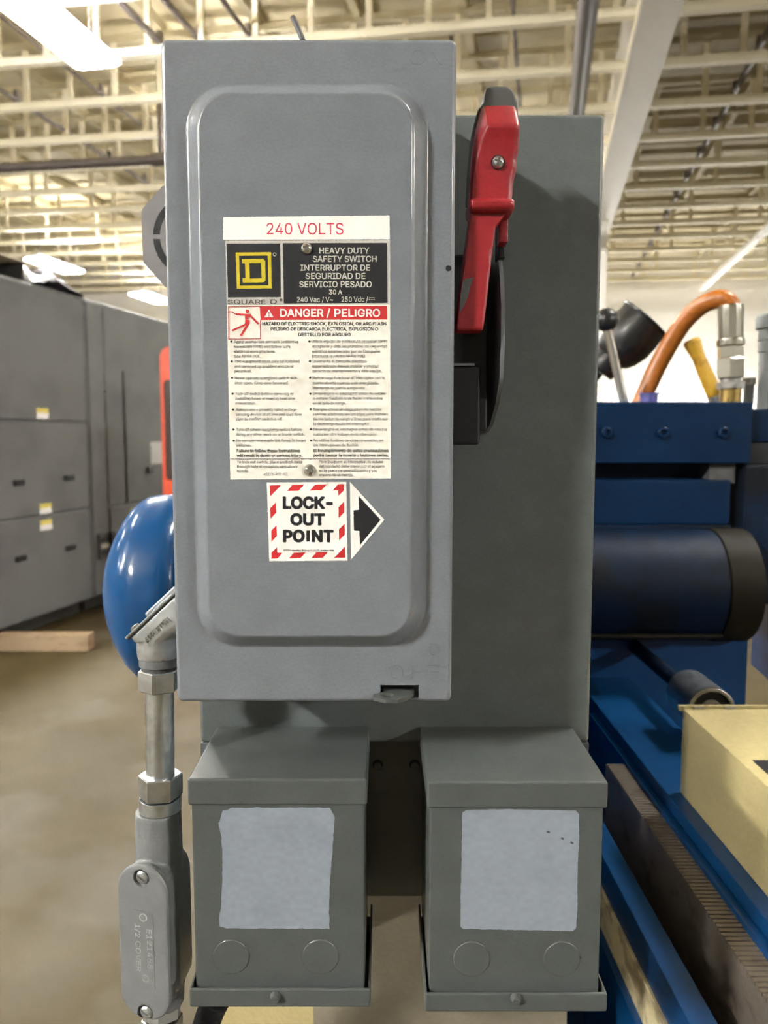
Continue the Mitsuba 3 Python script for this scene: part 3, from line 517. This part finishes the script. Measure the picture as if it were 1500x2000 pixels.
grip = loft([grip_section(*q) for q in ((527, 622, 636, 878, .0145, .004), (536, 614, 634, 882, .0095, .005), (600, 602, 640, 886, .0050, .0062), (680, 582, 646, 889, .0010, .0078), (720, 571, 646, 890, -.0010, .0086), (745, 565, 642, 891, -.0016, .0088), (770, 560, 630, 891, -.0010, .0080), (820, 553, 606, 890, .0004, .0064), (880, 546, 590, 889, .0016, .0052),
             (930, 541, 576, 880, .0024, .0044), (965, 538, 568, 872, .0028, .004), (1005, 535, 562, 876, .0032, .0038), (1040, 533, 558, 870, .0035, .0036), (1090, 530, 553, 856, .0038, .0034), (1140, 528, 550, 848, .0040, .0032), (1180, 526, 546, 846, .0041, .003), (1250, 522, 540, 842, .0036, .0028), (1300, 520, 536, 840, .0030, .0026))])
collar = loft([grip_section(*q) for q in ((1262, 524, 540, 838, .0006, .003, .0235), (1275, 516, 532, 846, -.0018, .003, .0235), (1300, 512, 528, 848, -.0030, .003, .0235), (1335, 514, 530, 845, -.0026, .003, .0235), (1355, 522, 538, 836, -.0010, .003, .0235), (1366, 532, 546, 826, .0010, .003, .0235))])
lever = sg.Polygon(pp([E5(655, 1660), E5(1000, 1660), E5(925, 1760), E6(520, 0), E6(490, 200), E6(460, 480), E6(420, 830), E6(405, 890), E6(185, 890), E6(205, 640), E6(240, 400), E6(265, 170), E6(290, 0)], HY + .002))
hk = add(sw, 'handle', soft(grip, .0013, 5), 'red_plastic', True, label='red operating handle with black top')
add(hk, 'collar', soft(collar, .0013, 6), 'red_plastic', True)
add(hk, 'lever', soft(plate(lever, HY + .020, .017), .002, 6), 'red_plastic', True)
fc = sg.Polygon(pp([E5(*q) for q in [(775, 690), (812, 690), (800, 960), (750, 1100), (690, 1250), (668, 1400), (672, 1200), (696, 1000), (735, 800)]], HY - .0005))
back = sg.Polygon(pp([E5(*q) for q in [(770, 690), (775, 600), (800, 556), (850, 543), (985, 545), (1040, 585), (1076, 690), (1084, 850), (1084, 1050), (1050, 1300), (1030, 1560), (630, 1580), (640, 1300), (658, 1100), (682, 900), (715, 760)]], HY + .012))
add(hk, 'grip_backing', soft(plate(back, HY + .032, .0195), .0016, 8), 'black_rubber', True, label='black rubber top and back of the grip')
add(hk, 'screw_recess', plate(circle(*at(972.5, 317, HY + .0025)[[0, 2]], .0040, 24), HY + .0026, .0006), 'ink_black', False); phillips(hk, 972.5, 317, HY + .0022, .0035, 'zinc')
wear = sg.Polygon(pp([G4(*q) for q in [(462, 1880), (478, 1858), (545, 1845), (520, 1905), (505, 1975), (470, 2060), (440, 2110), (445, 2000)]], HY + .003)); add(hk, 'wear_mark', plate(wear, HY + .0030, .0004), 'paint_panel', False, label='grey scuff on the red lever')
add(hk, 'lever_rib', box(at(975, 440, .49)[0], at(992, 440, .49)[0], .488, .50, at(980, 475, .49)[2], at(980, 412, .49)[2], .001), 'red_plastic')
mech = add(sw, 'handle_mechanism', box(X1 - .003, .0655, .5075, .553, 1.3725, 1.482, .002), 'black_plastic', label='black mechanism box behind the lever')
add(mech, 'lower_box', box(X1 - .003, .0600, .500, .552, 1.3640, 1.4130, .002), 'black_plastic')
add(mech, 'bracket', box(X1 - .003, .0560, .4985, .552, 1.4128, 1.4142), 'paint_switch', False)
add(mech, 'clip', box(.0700, .0745, .500, .516, 1.478, 1.503, .001), 'black_plastic')
gp = [(.5595, 1.489), (.508, 1.4835), (.496, 1.465), (.489, 1.447), (.4885, 1.425), (.4915, 1.405), (.508, 1.390), (.538, 1.376), (.5595, 1.372)]
add(sw, 'guard_plate', side(gp, .0706, .0730), 'paint_switch', 40, label='grey half-round guard plate beside the lever')
wk = thing('wire_stub', 'short dark wire stub rising behind the top edge of the switch box', 'wire')
add(wk, None, tube([at(592, 80, .5), at(583, 58, .502), at(572, 34, .505)], .0016, 10), 'cabinet_trim', True)

# ================================================================== the two small boxes below
def small_box(label, patch_label, xl, xr, yf, pxs, patch, knock, screw):
    k = thing('transformer_box', label, 'electrical box')
    add(k, 'body', box(xl + .0018, xr - .0018, yf + .002, PY + .003, 1.0150, 1.1590, .0015), 'paint_box')
    lid = tm(man(box(xl, xr, yf, PY - .0005, 1.1432, 1.1602, .0016, 3)) - man(box(xl + .0012, xr - .0012, yf + .0012, PY + .01, 1.13, 1.1588)))
    add(k, 'lid', lid, 'paint_box', 35)
    add(k, 'bottom_tray', tm(man(box(xl - .001, xr + .002, yf - .004, PY - .002, 1.0135, 1.0258, .0014, 3)) - man(box(xl + .0004, xr + .0006, yf - .0026, PY + .01, 1.0152, 1.04))), 'paint_box', 35)
    PYf = yf + .002
    pg = sg.Polygon(pp(patch, PYf)); add(k, 'paper_patch', plate(pg, PYf + .0001, .0004), 'patch_blue', False, label=patch_label)
    for x, y in knock:
        p = at(x, y, PYf); r = .0115
        add(k, 'knockout', lathe([(-.0012, r), (.0004, r), (.0008, r - .0005), (.0008, .0001)], p, [0, -1, 0], 48), 'paint_box', 25)
        add(k, 'knockout_groove', plate(circle(p[0], p[2], r + .0009, 48).difference(circle(p[0], p[2], r + .0002, 48)), PYf + .0002, .0003), 'cabinet_trim', False)
    p = at(*screw, yf - .004); b = add(k, 'bolt', cyl(p, p - [0, .004, 0], .0036, .0026, 14, .0006), 'paint_box')
    block(b, 'slot', p - [0, .0041, 0], (.0048, .0004, .0008), 'cabinet_trim')
    return k
def rough(pts, a=.8, seed=1):
    r = np.random.default_rng(seed); out = []
    for i, p in enumerate(pts):
        q = np.array(pts[(i + 1) % len(pts)], float); p = np.array(p, float); n = max(2, int(np.linalg.norm(q - p) / 7)); nn = np.array([q[1] - p[1], p[0] - q[0]]) / (np.linalg.norm(q - p) + 1e-9)
        for j in range(n): out.append(tuple(p + (q - p) * j / n + nn * r.normal(0, a) * (0.2 if j == 0 else 1)))
    return out
zl_ = lambda x, y: (350 + .31 * x, 1380 + .31 * y)
pl = [zl_(*q) for q in [(275, 655), (330, 637), (950, 638), (980, 690), (972, 830), (965, 930), (950, 1090), (945, 1250), (948, 1400), (700, 1398), (300, 1396), (255, 1385), (252, 1330), (265, 1250), (272, 1100), (273, 900), (262, 800), (247, 735), (262, 700)]]
b1 = small_box('small grey box under the switch at left, its blue-grey patch with torn edges', 'pale blue-grey patch with torn edges', -.1208, -.0104, .470, None, rough(pl, .45, 3), [(452, 1868), (626, 1868)], (538, 1945))
pr_ = [(903, 1586), (910, 1582), (985, 1580), (1125, 1583), (1131, 1590), (1131, 1640), (1130, 1655), (1128, 1700), (1127, 1780), (1125, 1812), (1119, 1818), (1000, 1816), (905, 1814), (899, 1809), (900, 1740), (902, 1650)]
b2 = small_box('small grey box under the enclosure at right, its blue-grey patch scratched near a corner', 'pale blue-grey patch with scratches', .0263, .1365, .466, None, rough(pr_, .35, 5), [(921, 1872), (1097, 1872)], (1007, 1948))
for x, y in ((1071, 1625), (1099, 1638), (1117, 1646)):
    p = at(x, y, .4676); block(b2 + '__paper_patch', 'scratch', p, (.0018, .0004, .0012), 'cabinet_trim', 0, .5)
for kk, px, s in ((b1, 727, 1), (b2, 822, -1)):
    p = at(px, 1815, .54); add(kk, 'side_screw', cyl(p, p - [s * .004, 0, 0], .0032, n=12), 'cabinet_trim')

# ================================================================== conduit run at the left
ck = thing('conduit_run', 'galvanised conduit with an elbow and an oval covered fitting left of the switch box', 'conduit')
AX = lambda z: np.array([-.1447 - .0195 * (1.2057 - z), .5, z])
# pulling elbow
hub = [tuple(AX(z) + [r * math.cos(t), r * math.sin(t), 0]) for z, r in ((1.2285, .0134), (1.2330, .0140), (1.2420, .0140)) for t in np.arange(28) * math.pi / 14]
pA, pB = np.array([-.1600, 1.2432]), np.array([-.1085, 1.2912])     # slanted face, front view
dv = (pB - pA) / np.linalg.norm(pB - pA); nv = np.array([-dv[1], dv[0]])
wall = [(-.1195, .5 + .0135 * math.cos(t), 1.262 + .0135 * math.sin(t)) for t in np.arange(24) * math.pi / 12]
face = [(q[0], .5 + s * .0118, q[1]) for q in (pA + dv * .002, pB) for s in (-1, 1)] + [(q[0], .5 + s * .0118, q[1]) for q in (pA + dv * .001 - nv * .004, pB - nv * .01) for s in (-1, 1)]
elbow = hull(face + wall + hub[56:])
elbow = tm(man(elbow) + m3.Manifold.hull_points(np.array(hub, np.float32)))
el = add(ck, 'elbow', soft(elbow, .0018, 6), 'cast', 40)
def slanted(a0, a1, n0, n1, w, r):
    m = box(a0, a1, -w, w, n0, n1, r); return xf(m, np.array([[dv[0], 0, nv[0]], [0, 1, 0], [dv[1], 0, nv[1]]]), [pA[0], .5, pA[1]])
add(el, 'cover', slanted(-.0012, .066, .0002, .0020, .0125, .0006), 'zinc')
add(el, 'cover_gasket', slanted(-.0004, .066, -.0010, .0003, .0121, 0), 'black_plastic', False)
add(el, 'cover_rib', slanted(.0165, .043, .0018, .0046, .0080, .0012), 'zinc')
pS = np.array([pA[0], .5, pA[1]]) + .0035 * np.array([dv[0], 0, dv[1]]) + .002 * np.array([nv[0], 0, nv[1]])
add(el, 'screw', lathe([(0, .0034), (.0016, .0032), (.0022, .0018)], pS, [nv[0], 0, nv[1]], 16), 'chrome')
tx = meshkit.text_mesh('APPLETON', 1.0, 1.0, True); w = tx.bounds[1][0] - tx.bounds[0][0]
tv = np.stack([(tx.vertices[:, 0]) * .0205 / w + .0075, tx.vertices[:, 1] * .0032 - .0098], 1); tp = pA + tv[:, :1] * dv + tv[:, 1:] * nv
add(el, 'raised_lettering', trimesh.Trimesh(np.stack([tp[:, 0], .4880 - .0026 * tx.vertices[:, 2], tp[:, 1]], 1), tx.faces, process=False), 'zinc', False)
u0, u1_ = pA + .0072 * dv - .0112 * nv, pA + .0285 * dv - .0112 * nv
add(el, 'raised_rim', plate(sg.LineString([u0, u1_]).buffer(.0004), .4886, .0016), 'zinc')
# fittings from the elbow down
c1 = add(ck, 'connector', cyl(AX(1.2230), AX(1.2295), .0128, n=28, c=.0006), 'cast_paint')
add(c1, 'neck', cyl(AX(1.2190), AX(1.2232), .0112, n=24), 'cabinet_trim')
add(c1, 'nut', hexnut(AX(1.2070), AX(1.2205), .0134, .45), 'zinc', 20)
add(ck, 'pipe', cyl(AX(1.1400), AX(1.2080), .0091, n=32), 'zinc')
c2 = add(ck, 'connector', cyl(AX(1.1265), AX(1.1350), .0136, n=28, c=.0006), 'zinc')
add(c2, 'nut', hexnut(AX(1.1355), AX(1.1505), .0142, .2), 'zinc', 20)
# oval conduit body, turned a little to the left
ly = math.radians(15); LR = np.array([[math.cos(ly), -math.sin(ly), 0], [math.sin(ly), math.cos(ly), 0], [0, 0, 1]]) @ np.array([[1, 0, 0], [0, 1, 0], [0, 0, 1.0]])
LR = np.array([[math.cos(ly), math.sin(ly), 0], [-math.sin(ly), math.cos(ly), 0], [0, 0, 1]]).T
LC = AX(1.047)
def lb(mesh): return xf(mesh, LR.T, LC)
zt_, zb_ = 1.0985 - 1.047, .9960 - 1.047; hw = .0168
ob = lambda grow, n=14: np.vstack([np.stack([(hw + grow) * np.cos(a), (zt_ - hw) + (hw + grow) * np.sin(a)], 1) for a in [np.linspace(0, math.pi, n)]] + [np.stack([(hw + grow) * np.cos(a), (zb_ + hw) + (hw + grow) * np.sin(a)], 1) for a in [np.linspace(math.pi, 2 * math.pi, n)]])
o = ob(0); fr = np.stack([o[:, 0], np.full(len(o), -.0185), o[:, 1]], 1); o2 = ob(-.004); bk = np.stack([o2[:, 0], np.full(len(o2), .017), o2[:, 1]], 1)
body = m3.Manifold.hull_points(np.vstack([fr, fr + [0, .012, 0], bk]).astype(np.float32))
def ringpts(z, r, x=0): return [(x + r * math.cos(t), r * math.sin(t), z) for t in np.arange(28) * math.pi / 14]
neck = m3.Manifold.hull_points(np.array(ringpts(1.1262 - 1.047, .0147) + ringpts(1.102 - 1.047, .0150) + ringpts(1.085 - 1.047, .0150), np.float32))
neck2 = m3.Manifold.hull_points(np.array(ringpts(1.02 - 1.047, .0150) + ringpts(.992 - 1.047, .0135), np.float32))
lbk = add(ck, 'conduit_body', lb(soft(tm(body + neck + neck2), .002, 5)), 'cast_paint', 40, label='oval conduit body with a screwed cover')
cov = sg.Polygon(ob(.0012, 20)); notch = so.unary_union([sg.Point(0, zt_ - .0072).buffer(.0056), sg.Point(0, zb_ + .0040).buffer(.0056)])
cm = loops([(ob(.0012, 20), -.0186), (ob(.0012, 20), -.0205), (ob(.0004, 20), -.0216), (ob(-.0012, 20), -.0222)])
cm = man(cm)
for z in (zt_ - .0072, zb_ + .0040): cm = cm - man(cyl([0, -.03, z], [0, -.0198, z], .0058, n=24))
cv_ = add(lbk, 'cover', lb(tm(cm)), 'cast_paint', 30)
for z in (zt_ - .0072, zb_ + .0040):
    h = man(lathe([(0, .0045), (.0016, .0042), (.0026, .0030), (.0029, .001)], [0, -.0197, z], [0, -1, 0], 20)) - man(xf(box(-.005, .005, -.03, -.0215, -.0006, .0006), rot_y(.5), [0, 0, z]))
    add(cv_, 'screw', lb(tm(h)), 'zinc', 30)
def stamped(s, x, z0, z1, h):
    m = meshkit.text_mesh(s, 1.0, 1.0); L = m.bounds[1][0] - m.bounds[0][0]
    return lb(trimesh.Trimesh(np.stack([x + m.vertices[:, 1] * h, -.0221 - .0005 * m.vertices[:, 2], z0 - m.vertices[:, 0] * (z0 - z1) / L], 1), m.faces, process=False))
pad = plate(sg.box(-.0065, -.0285, .0078, .0225).buffer(-.0006).buffer(.0006), -.0221, .0004)
add(cv_, 'raised_pad', lb(pad), 'cast_paint', False)
add(cv_, 'raised_lettering', cat(stamped('E121488', .0030, .0115, -.0150, .0036), stamped('1/2 COVER', -.0052, .0140, -.0180, .0036), lb(plate(circle(.001, .0185, .0028, 20).difference(circle(.001, .0185, .0021, 20)), -.0221, .0007)), lb(plate(circle(.0015, -.0225, .0026, 20).difference(circle(.0015, -.0225, .0020, 20)), -.0221, .0007))), 'cast', False)
c3 = add(ck, 'connector', hexnut(AX(.983), AX(.9915), .0132, .62), 'cast', 20)
add(c3, 'nut', hexnut(AX(.966), AX(.9815), .0136, .3), 'chrome', 20)
add(ck, 'lower_pipe', cyl(AX(0.0), AX(.968), .0091, n=24), 'zinc')
# corrugated black hose at the very bottom
hs = thing('corrugated_hose', 'black corrugated hose hanging down between the oval fitting and the left box', 'hose'); q0, q1 = at(425, 1950, .54), at(393, 2060, .55); d_ = q1 - q0
ridge = np.tile([.0085, .0085, .0100, .0100], 290)
add(hs, None, tube([q0, q1, q1 + [-.010, .006, -.06], [-.172, .575, .72], [-.176, .59, .45], [-.176, .60, .20], [-.176, .60, .012]], ridge, 14, 193), 'black_plastic', 40)
# cream pedestal behind the boxes
pk = thing('machine_pedestal', 'cream painted machine pedestal under the enclosure', 'pedestal')
add(pk, 'column', flat([(-.062, .655), (.1610, .655), (.1610, .81), (-.062, .81)], 0, 1.0128), 'pedestal_shaded', False)  # cream taken darker here, for the shade below the boxes
add(pk, 'side_panel', flat([(-.062, .655), (-.062, .81), (-.175, .81), (-.175, .765)], 0, 1.0120), 'cream_paint', False, label='bright cream slanted side of the pedestal')

# ================================================================== the blue machine at the right
bm = thing('blue_machine', 'blue painted machine tool behind and right of the enclosure', 'machine')
cb = add(bm, 'cross_beam', box(.12, .5985, 1.30, 1.42, 1.3243, 1.4236, .003), 'blue_paint_shaded', label='blue beam with three sunk bolts')
for px in (1185, 1295, 1412):
    p = at(px, 845, 1.30); bt = lathe([(0, .0092), (.006, .0092), (.0075, .0078), (.0075, .0050), (.003, .0050), (.003, .0001)], p, [0, -1, 0], 20); add(cb, 'bolt', bt, 'blue_paint_shaded', 30)
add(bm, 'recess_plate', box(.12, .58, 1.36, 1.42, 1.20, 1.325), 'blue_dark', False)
add(bm, 'ledge', box(.12, .575, 1.315, 1.42, 1.222, 1.297, .004), 'blue_paint_shaded')
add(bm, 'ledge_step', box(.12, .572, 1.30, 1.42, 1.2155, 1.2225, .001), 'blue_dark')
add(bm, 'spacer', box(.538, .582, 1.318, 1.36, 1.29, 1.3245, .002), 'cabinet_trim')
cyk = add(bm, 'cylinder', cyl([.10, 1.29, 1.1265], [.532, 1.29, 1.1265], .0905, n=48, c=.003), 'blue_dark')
add(cyk, 'end_cap', cyl([.532, 1.29, 1.1265], [.585, 1.29, 1.1265], .0925, n=48, c=.002), 'grease')
add(cyk, 'oil_band', cyl([.25, 1.225, 1.0560], [.53, 1.225, 1.0560], .004, n=10), 'grease')
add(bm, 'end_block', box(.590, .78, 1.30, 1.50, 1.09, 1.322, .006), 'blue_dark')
eb = add(bm, 'side_block', box(.605, .80, 1.33, 1.45, 1.3585, 1.413, .003), 'blue_paint_shaded')
add(eb, 'clamp', box(.608, .80, 1.335, 1.44, 1.322, 1.358, .002), 'black_plastic')
add(bm, 'apron', flat([(.10, 1.29), (.602, 1.29), (.602, 1.36), (.10, 1.36)], .50, 1.046), 'blue_paint', False)
add(bm, 'headstock', box(-.11, .135, .82, 1.30, .86, 1.30, .01), 'blue_paint')
add(bm, 'base', box(-.10, .56, .84, 1.40, 0, .86, .01), 'blue_paint')
add(bm, 'end_bracket', flat([(.640, 1.26), (.74, 1.22), (.74, 1.4), (.66, 1.4)], .96, 1.10), 'blue_paint', False)
rl = add(bm, 'bed_rail', box(.3170, .4080, .40, 1.29, .60, .970, .002), 'blue_paint', label='blue bed rail')
add(rl, 'lip', box(.3080, .3172, .40, 1.16, .93, .9555, .002), 'blue_paint')
add(bm, 'bed_rail', box(.2345, .2570, .40, 1.02, .885, .920, .0015), 'blue_paint')
add(bm, 'bed_wall', box(.2315, .2400, .40, 1.02, .845, .886, .001), 'cream_worn', False, label='worn cream strip along the bed')
add(bm, 'bed_skirt', box(.2250, .2400, .40, 1.02, 0.3, .8455, .002), 'blue_paint')
add(bm, 'bed_floor', box(.24, .317, .40, 1.29, .80, .86), 'gap_black', False)
rk = add(bm, 'gear_rack', box(.2860, .3095, .40, .992, .862, .9470, .0008), 'rack_steel', label='toothed steel rack')
TK = mikit.ply(hull([(a * .0118, b, c) for a in (-1, 1) for b, c in ((-.0026, 0), (.0026, 0), (-.0021, .0034), (.0021, .0034))]), 'rack_steel', smooth=False)
for i, y in enumerate(np.arange(.462, .989, .0062)): add(rk, 'tooth', TK, 'rack_steel', to_world=T().translate([.29775, float(y), .9468]))
sh = add(bm, 'spindle', lathe([(0, .0285), (.002, .0300), (.075, .0300), (.078, .0285)], [.416, .985, 1.0215], [0, 1, 0], 40), 'zinc', 40, label='round steel spindle end')
sp_ = tm(man(lathe([(-.004, .0285), (-.003, .0300), (.012, .0300), (.012, .0001)], [.416, .985, 1.0215], [0, 1, 0], 40)) - man(cyl([.416, .97, 1.0215], [.416, .992, 1.0215], .0255, n=40)))
add(sh, 'shaft', cyl([.416, 1.062, 1.0215], [.416, 1.2905, 1.0215], .0110, n=20), 'blue_dark'); add(sh, 'rim', sp_, 'chrome', 35); add(sh, 'recess_shade', cyl([.416, .9842, 1.0215], [.416, .9856, 1.0215], .0253, n=36), 'grease'); add(sh, 'bore', cyl([.416, .983, 1.0215], [.416, .9915, 1.0215], .0140, n=24, c=.001), 'rack_steel')  # dark disc inside the rim, shade of the hollow put into its colour
# cream guard box on the rail
gk = thing('cream_guard', 'cream sheet metal guard box on the blue bed at the right edge', 'guard box')
add(gk, 'shell', box(.3330, .62, .42, .862, .9705, 1.0665, .0012), 'cream_paint', 30)
add(gk, 'back_flange', box(.3285, .62, .8615, .866, 1.0640, 1.0700, .0006), 'cream_paint')
add(gk, 'label_square', box(at(1490, 1492, .70)[0], .42, .668, .720, 1.0664, 1.0672), 'ink_black', False)
for px in (1366, 1426): p = at(px, 1398, .8600); add(gk, 'hole', box(p[0] - .006, p[0] + .006, .8595, .8622, 1.0670, 1.0694), 'steel_dark', False)
# blue end cover at the left
dm_ = thing('blue_end_cover', 'glossy blue domed cover behind the elbow left of the switch box', 'machine cover')
k9 = .9 * 1.001 / F
prof = [((x - 217) * k9, r * k9) for x, r in ((217, 1), (217.6, 22), (220, 46), (225, 68), (232, 90), (240, 108), (250, 127), (262, 146), (275, 163), (290, 176), (305, 182), (320, 184), (345, 185), (400, 185))]
pc = at(217, 1148, .93)
add(dm_, 'dome', lathe([(a * 1.033, b * 1.033) for a, b in prof], pc, [1, 0, 0], 96), 'blue_gloss', True); add(dm_, 'hub', cyl([-.205, pc[1], pc[2]], [-.109, pc[1], pc[2]], .05), 'blue_dark')
# hose and fitting
hz_ = thing('hydraulic_hose', 'orange hydraulic hose bent over into a crimped steel fitting', 'hose')
add(hz_, 'tube', tube([[.395, 1.452, 1.25]] + [at(x, y, Y) for x, y, Y in ((1258, 772, 1.452), (1296, 693, 1.44), (1328, 640, 1.42), (1362, 603, 1.395), (1398, 585, 1.37), (1424, 590, 1.36), (1429, 612, 1.36))], [.0155] * 12 + [.0145, .0140, .0160], 20), 'hose_orange', True)
pf = lambda y: at(1427, y, 1.36)
fk = add(hz_, 'ferrule', lathe([(0, .0190), (.003, .0200), (.050, .0208), (.058, .0200)], pf(665), pf(600) - pf(665), 12), 'fitting', 20)
add(hz_, 'ring', cyl(pf(676), pf(661), .0220, n=24, c=.002), 'fitting'); add(hz_, 'hex', hexnut(pf(698), pf(677), .0215, .3), 'fitting', 20)
add(hz_, 'nut', hexnut(pf(739), pf(700), .0240, .1, .0015), 'fitting', 20); add(hz_, 'neck', cyl(pf(747), pf(739), .0165, n=20), 'steel_dark'); add(hz_, 'hex', hexnut(pf(760), pf(746), .0225, .5), 'steel_dark', 20)
add(hz_, 'adapter', cyl(np.array([pf(760)[0], 1.36, 1.4230]), pf(759), .0170, n=20), 'brass')
cp = thing('plug_cap', 'small dark purple cap on the blue beam at the foot of the hose', 'cap'); q = at(1268, 776, 1.345)
add(cp, None, cat(cyl([q[0], 1.345, 1.4234], [q[0], 1.345, 1.4385], .0135, n=20, c=.001), cyl([q[0], 1.345, 1.4372], [q[0], 1.345, 1.4402], .0165, n=20)), 'purple_cap')
st = thing('stud_bolt', 'small grey stud with a flat head right of the brass hose adapter', 'bolt'); q = at(1462, 770, 1.39)
add(st, 'shank', cyl([q[0], 1.39, 1.4234], [q[0], 1.39, at(1462, 742, 1.39)[2]], .0080, n=16), 'cabinet'); add(st, 'head', cyl([q[0], 1.39, at(1462, 752, 1.39)[2]], [q[0], 1.39, at(1462, 738, 1.39)[2]], .0110, n=16, c=.001), 'steel_dark')
# lever with ball, yellow handle, work lamp, grey valve
lv = thing('control_lever', 'steel lever with a black ball knob beside the enclosure edge', 'lever'); a_, b_ = at(1219, 800, 1.36), at(1186, 640, 1.36)
a_[2] = 1.4234; add(lv, 'rod', cyl(a_, b_, .0072, n=20), 'chrome'); m = trimesh.creation.icosphere(subdivisions=4, radius=.0195); m.apply_translation(at(1184, 625, 1.36)); add(lv, 'knob', m, 'lamp_black', True)
yk = thing('yellow_handle', 'worn yellow tool handle leaning behind the blue beam', 'tool handle'); a_, b_ = at(1409, 800, 1.44), at(1349, 663, 1.44); L = np.linalg.norm(b_ - a_)
add(yk, 'grip', lathe([(.028, .0130), (.04, .0135), (L * .55, .0125), (L * .74, .0110), (L * .84, .0125), (L * .95, .0150), (L * .985, .0140), (L, .010)], a_, b_ - a_, 20), 'yellow_grip', True); add(yk, 'shank', cyl(a_, a_ + (b_ - a_) / L * .0285, .0140, n=16), 'zinc')
wl = thing('work_lamp', 'black conical work lamp shade behind the lever with the ball knob', 'lamp'); rc = at(1262, 622, 1.50); ax = at(1180, 712, 1.52) - rc; ax /= np.linalg.norm(ax)
s5 = 1.5 / F
add(wl, 'shade', lathe([(.004, .001), (.006, 42 * s5), (0, 53 * s5), (.0015, 54 * s5), (5 * s5, 53 * s5), (6 * s5, 49 * s5), (30 * s5, 52 * s5), (55 * s5, 52 * s5), (78 * s5, 46 * s5), (94 * s5, 37 * s5), (97 * s5, 31 * s5), (112 * s5, 33 * s5), (128 * s5, 30 * s5), (130 * s5, 4 * s5)], rc, ax, 40), 'lamp_black', 35)
add(wl, 'arm', tube([rc + ax * 128 * s5, rc + ax * 150 * s5 + [-.02, 0, -.03], [.30, 1.50, 1.33], [.28, 1.45, 1.20]], .010, 10), 'lamp_black', True)
gv = thing('grey_valve', 'stacked grey valve body standing on the blue block at the right edge', 'valve'); vx, vy = at(1516, 700, 1.38)[0], 1.38
zz = lambda y: at(1500, y, 1.36)[2]
add(gv, 'body', cyl([vx, vy, 1.4128], [vx, vy, zz(686)], .0270, n=28), 'cabinet'); add(gv, 'collar', cyl([vx, vy, zz(686)], [vx, vy, zz(663)], .0290, n=28, c=.001), 'cabinet'); add(gv, 'bonnet', cyl([vx, vy, zz(663)], [vx, vy, zz(640)], .0320, n=8, c=.001), 'cabinet', 20); add(gv, 'cap', cyl([vx, vy, zz(640)], [vx, vy, zz(612)], .0345, n=28, c=.003), 'cabinet')
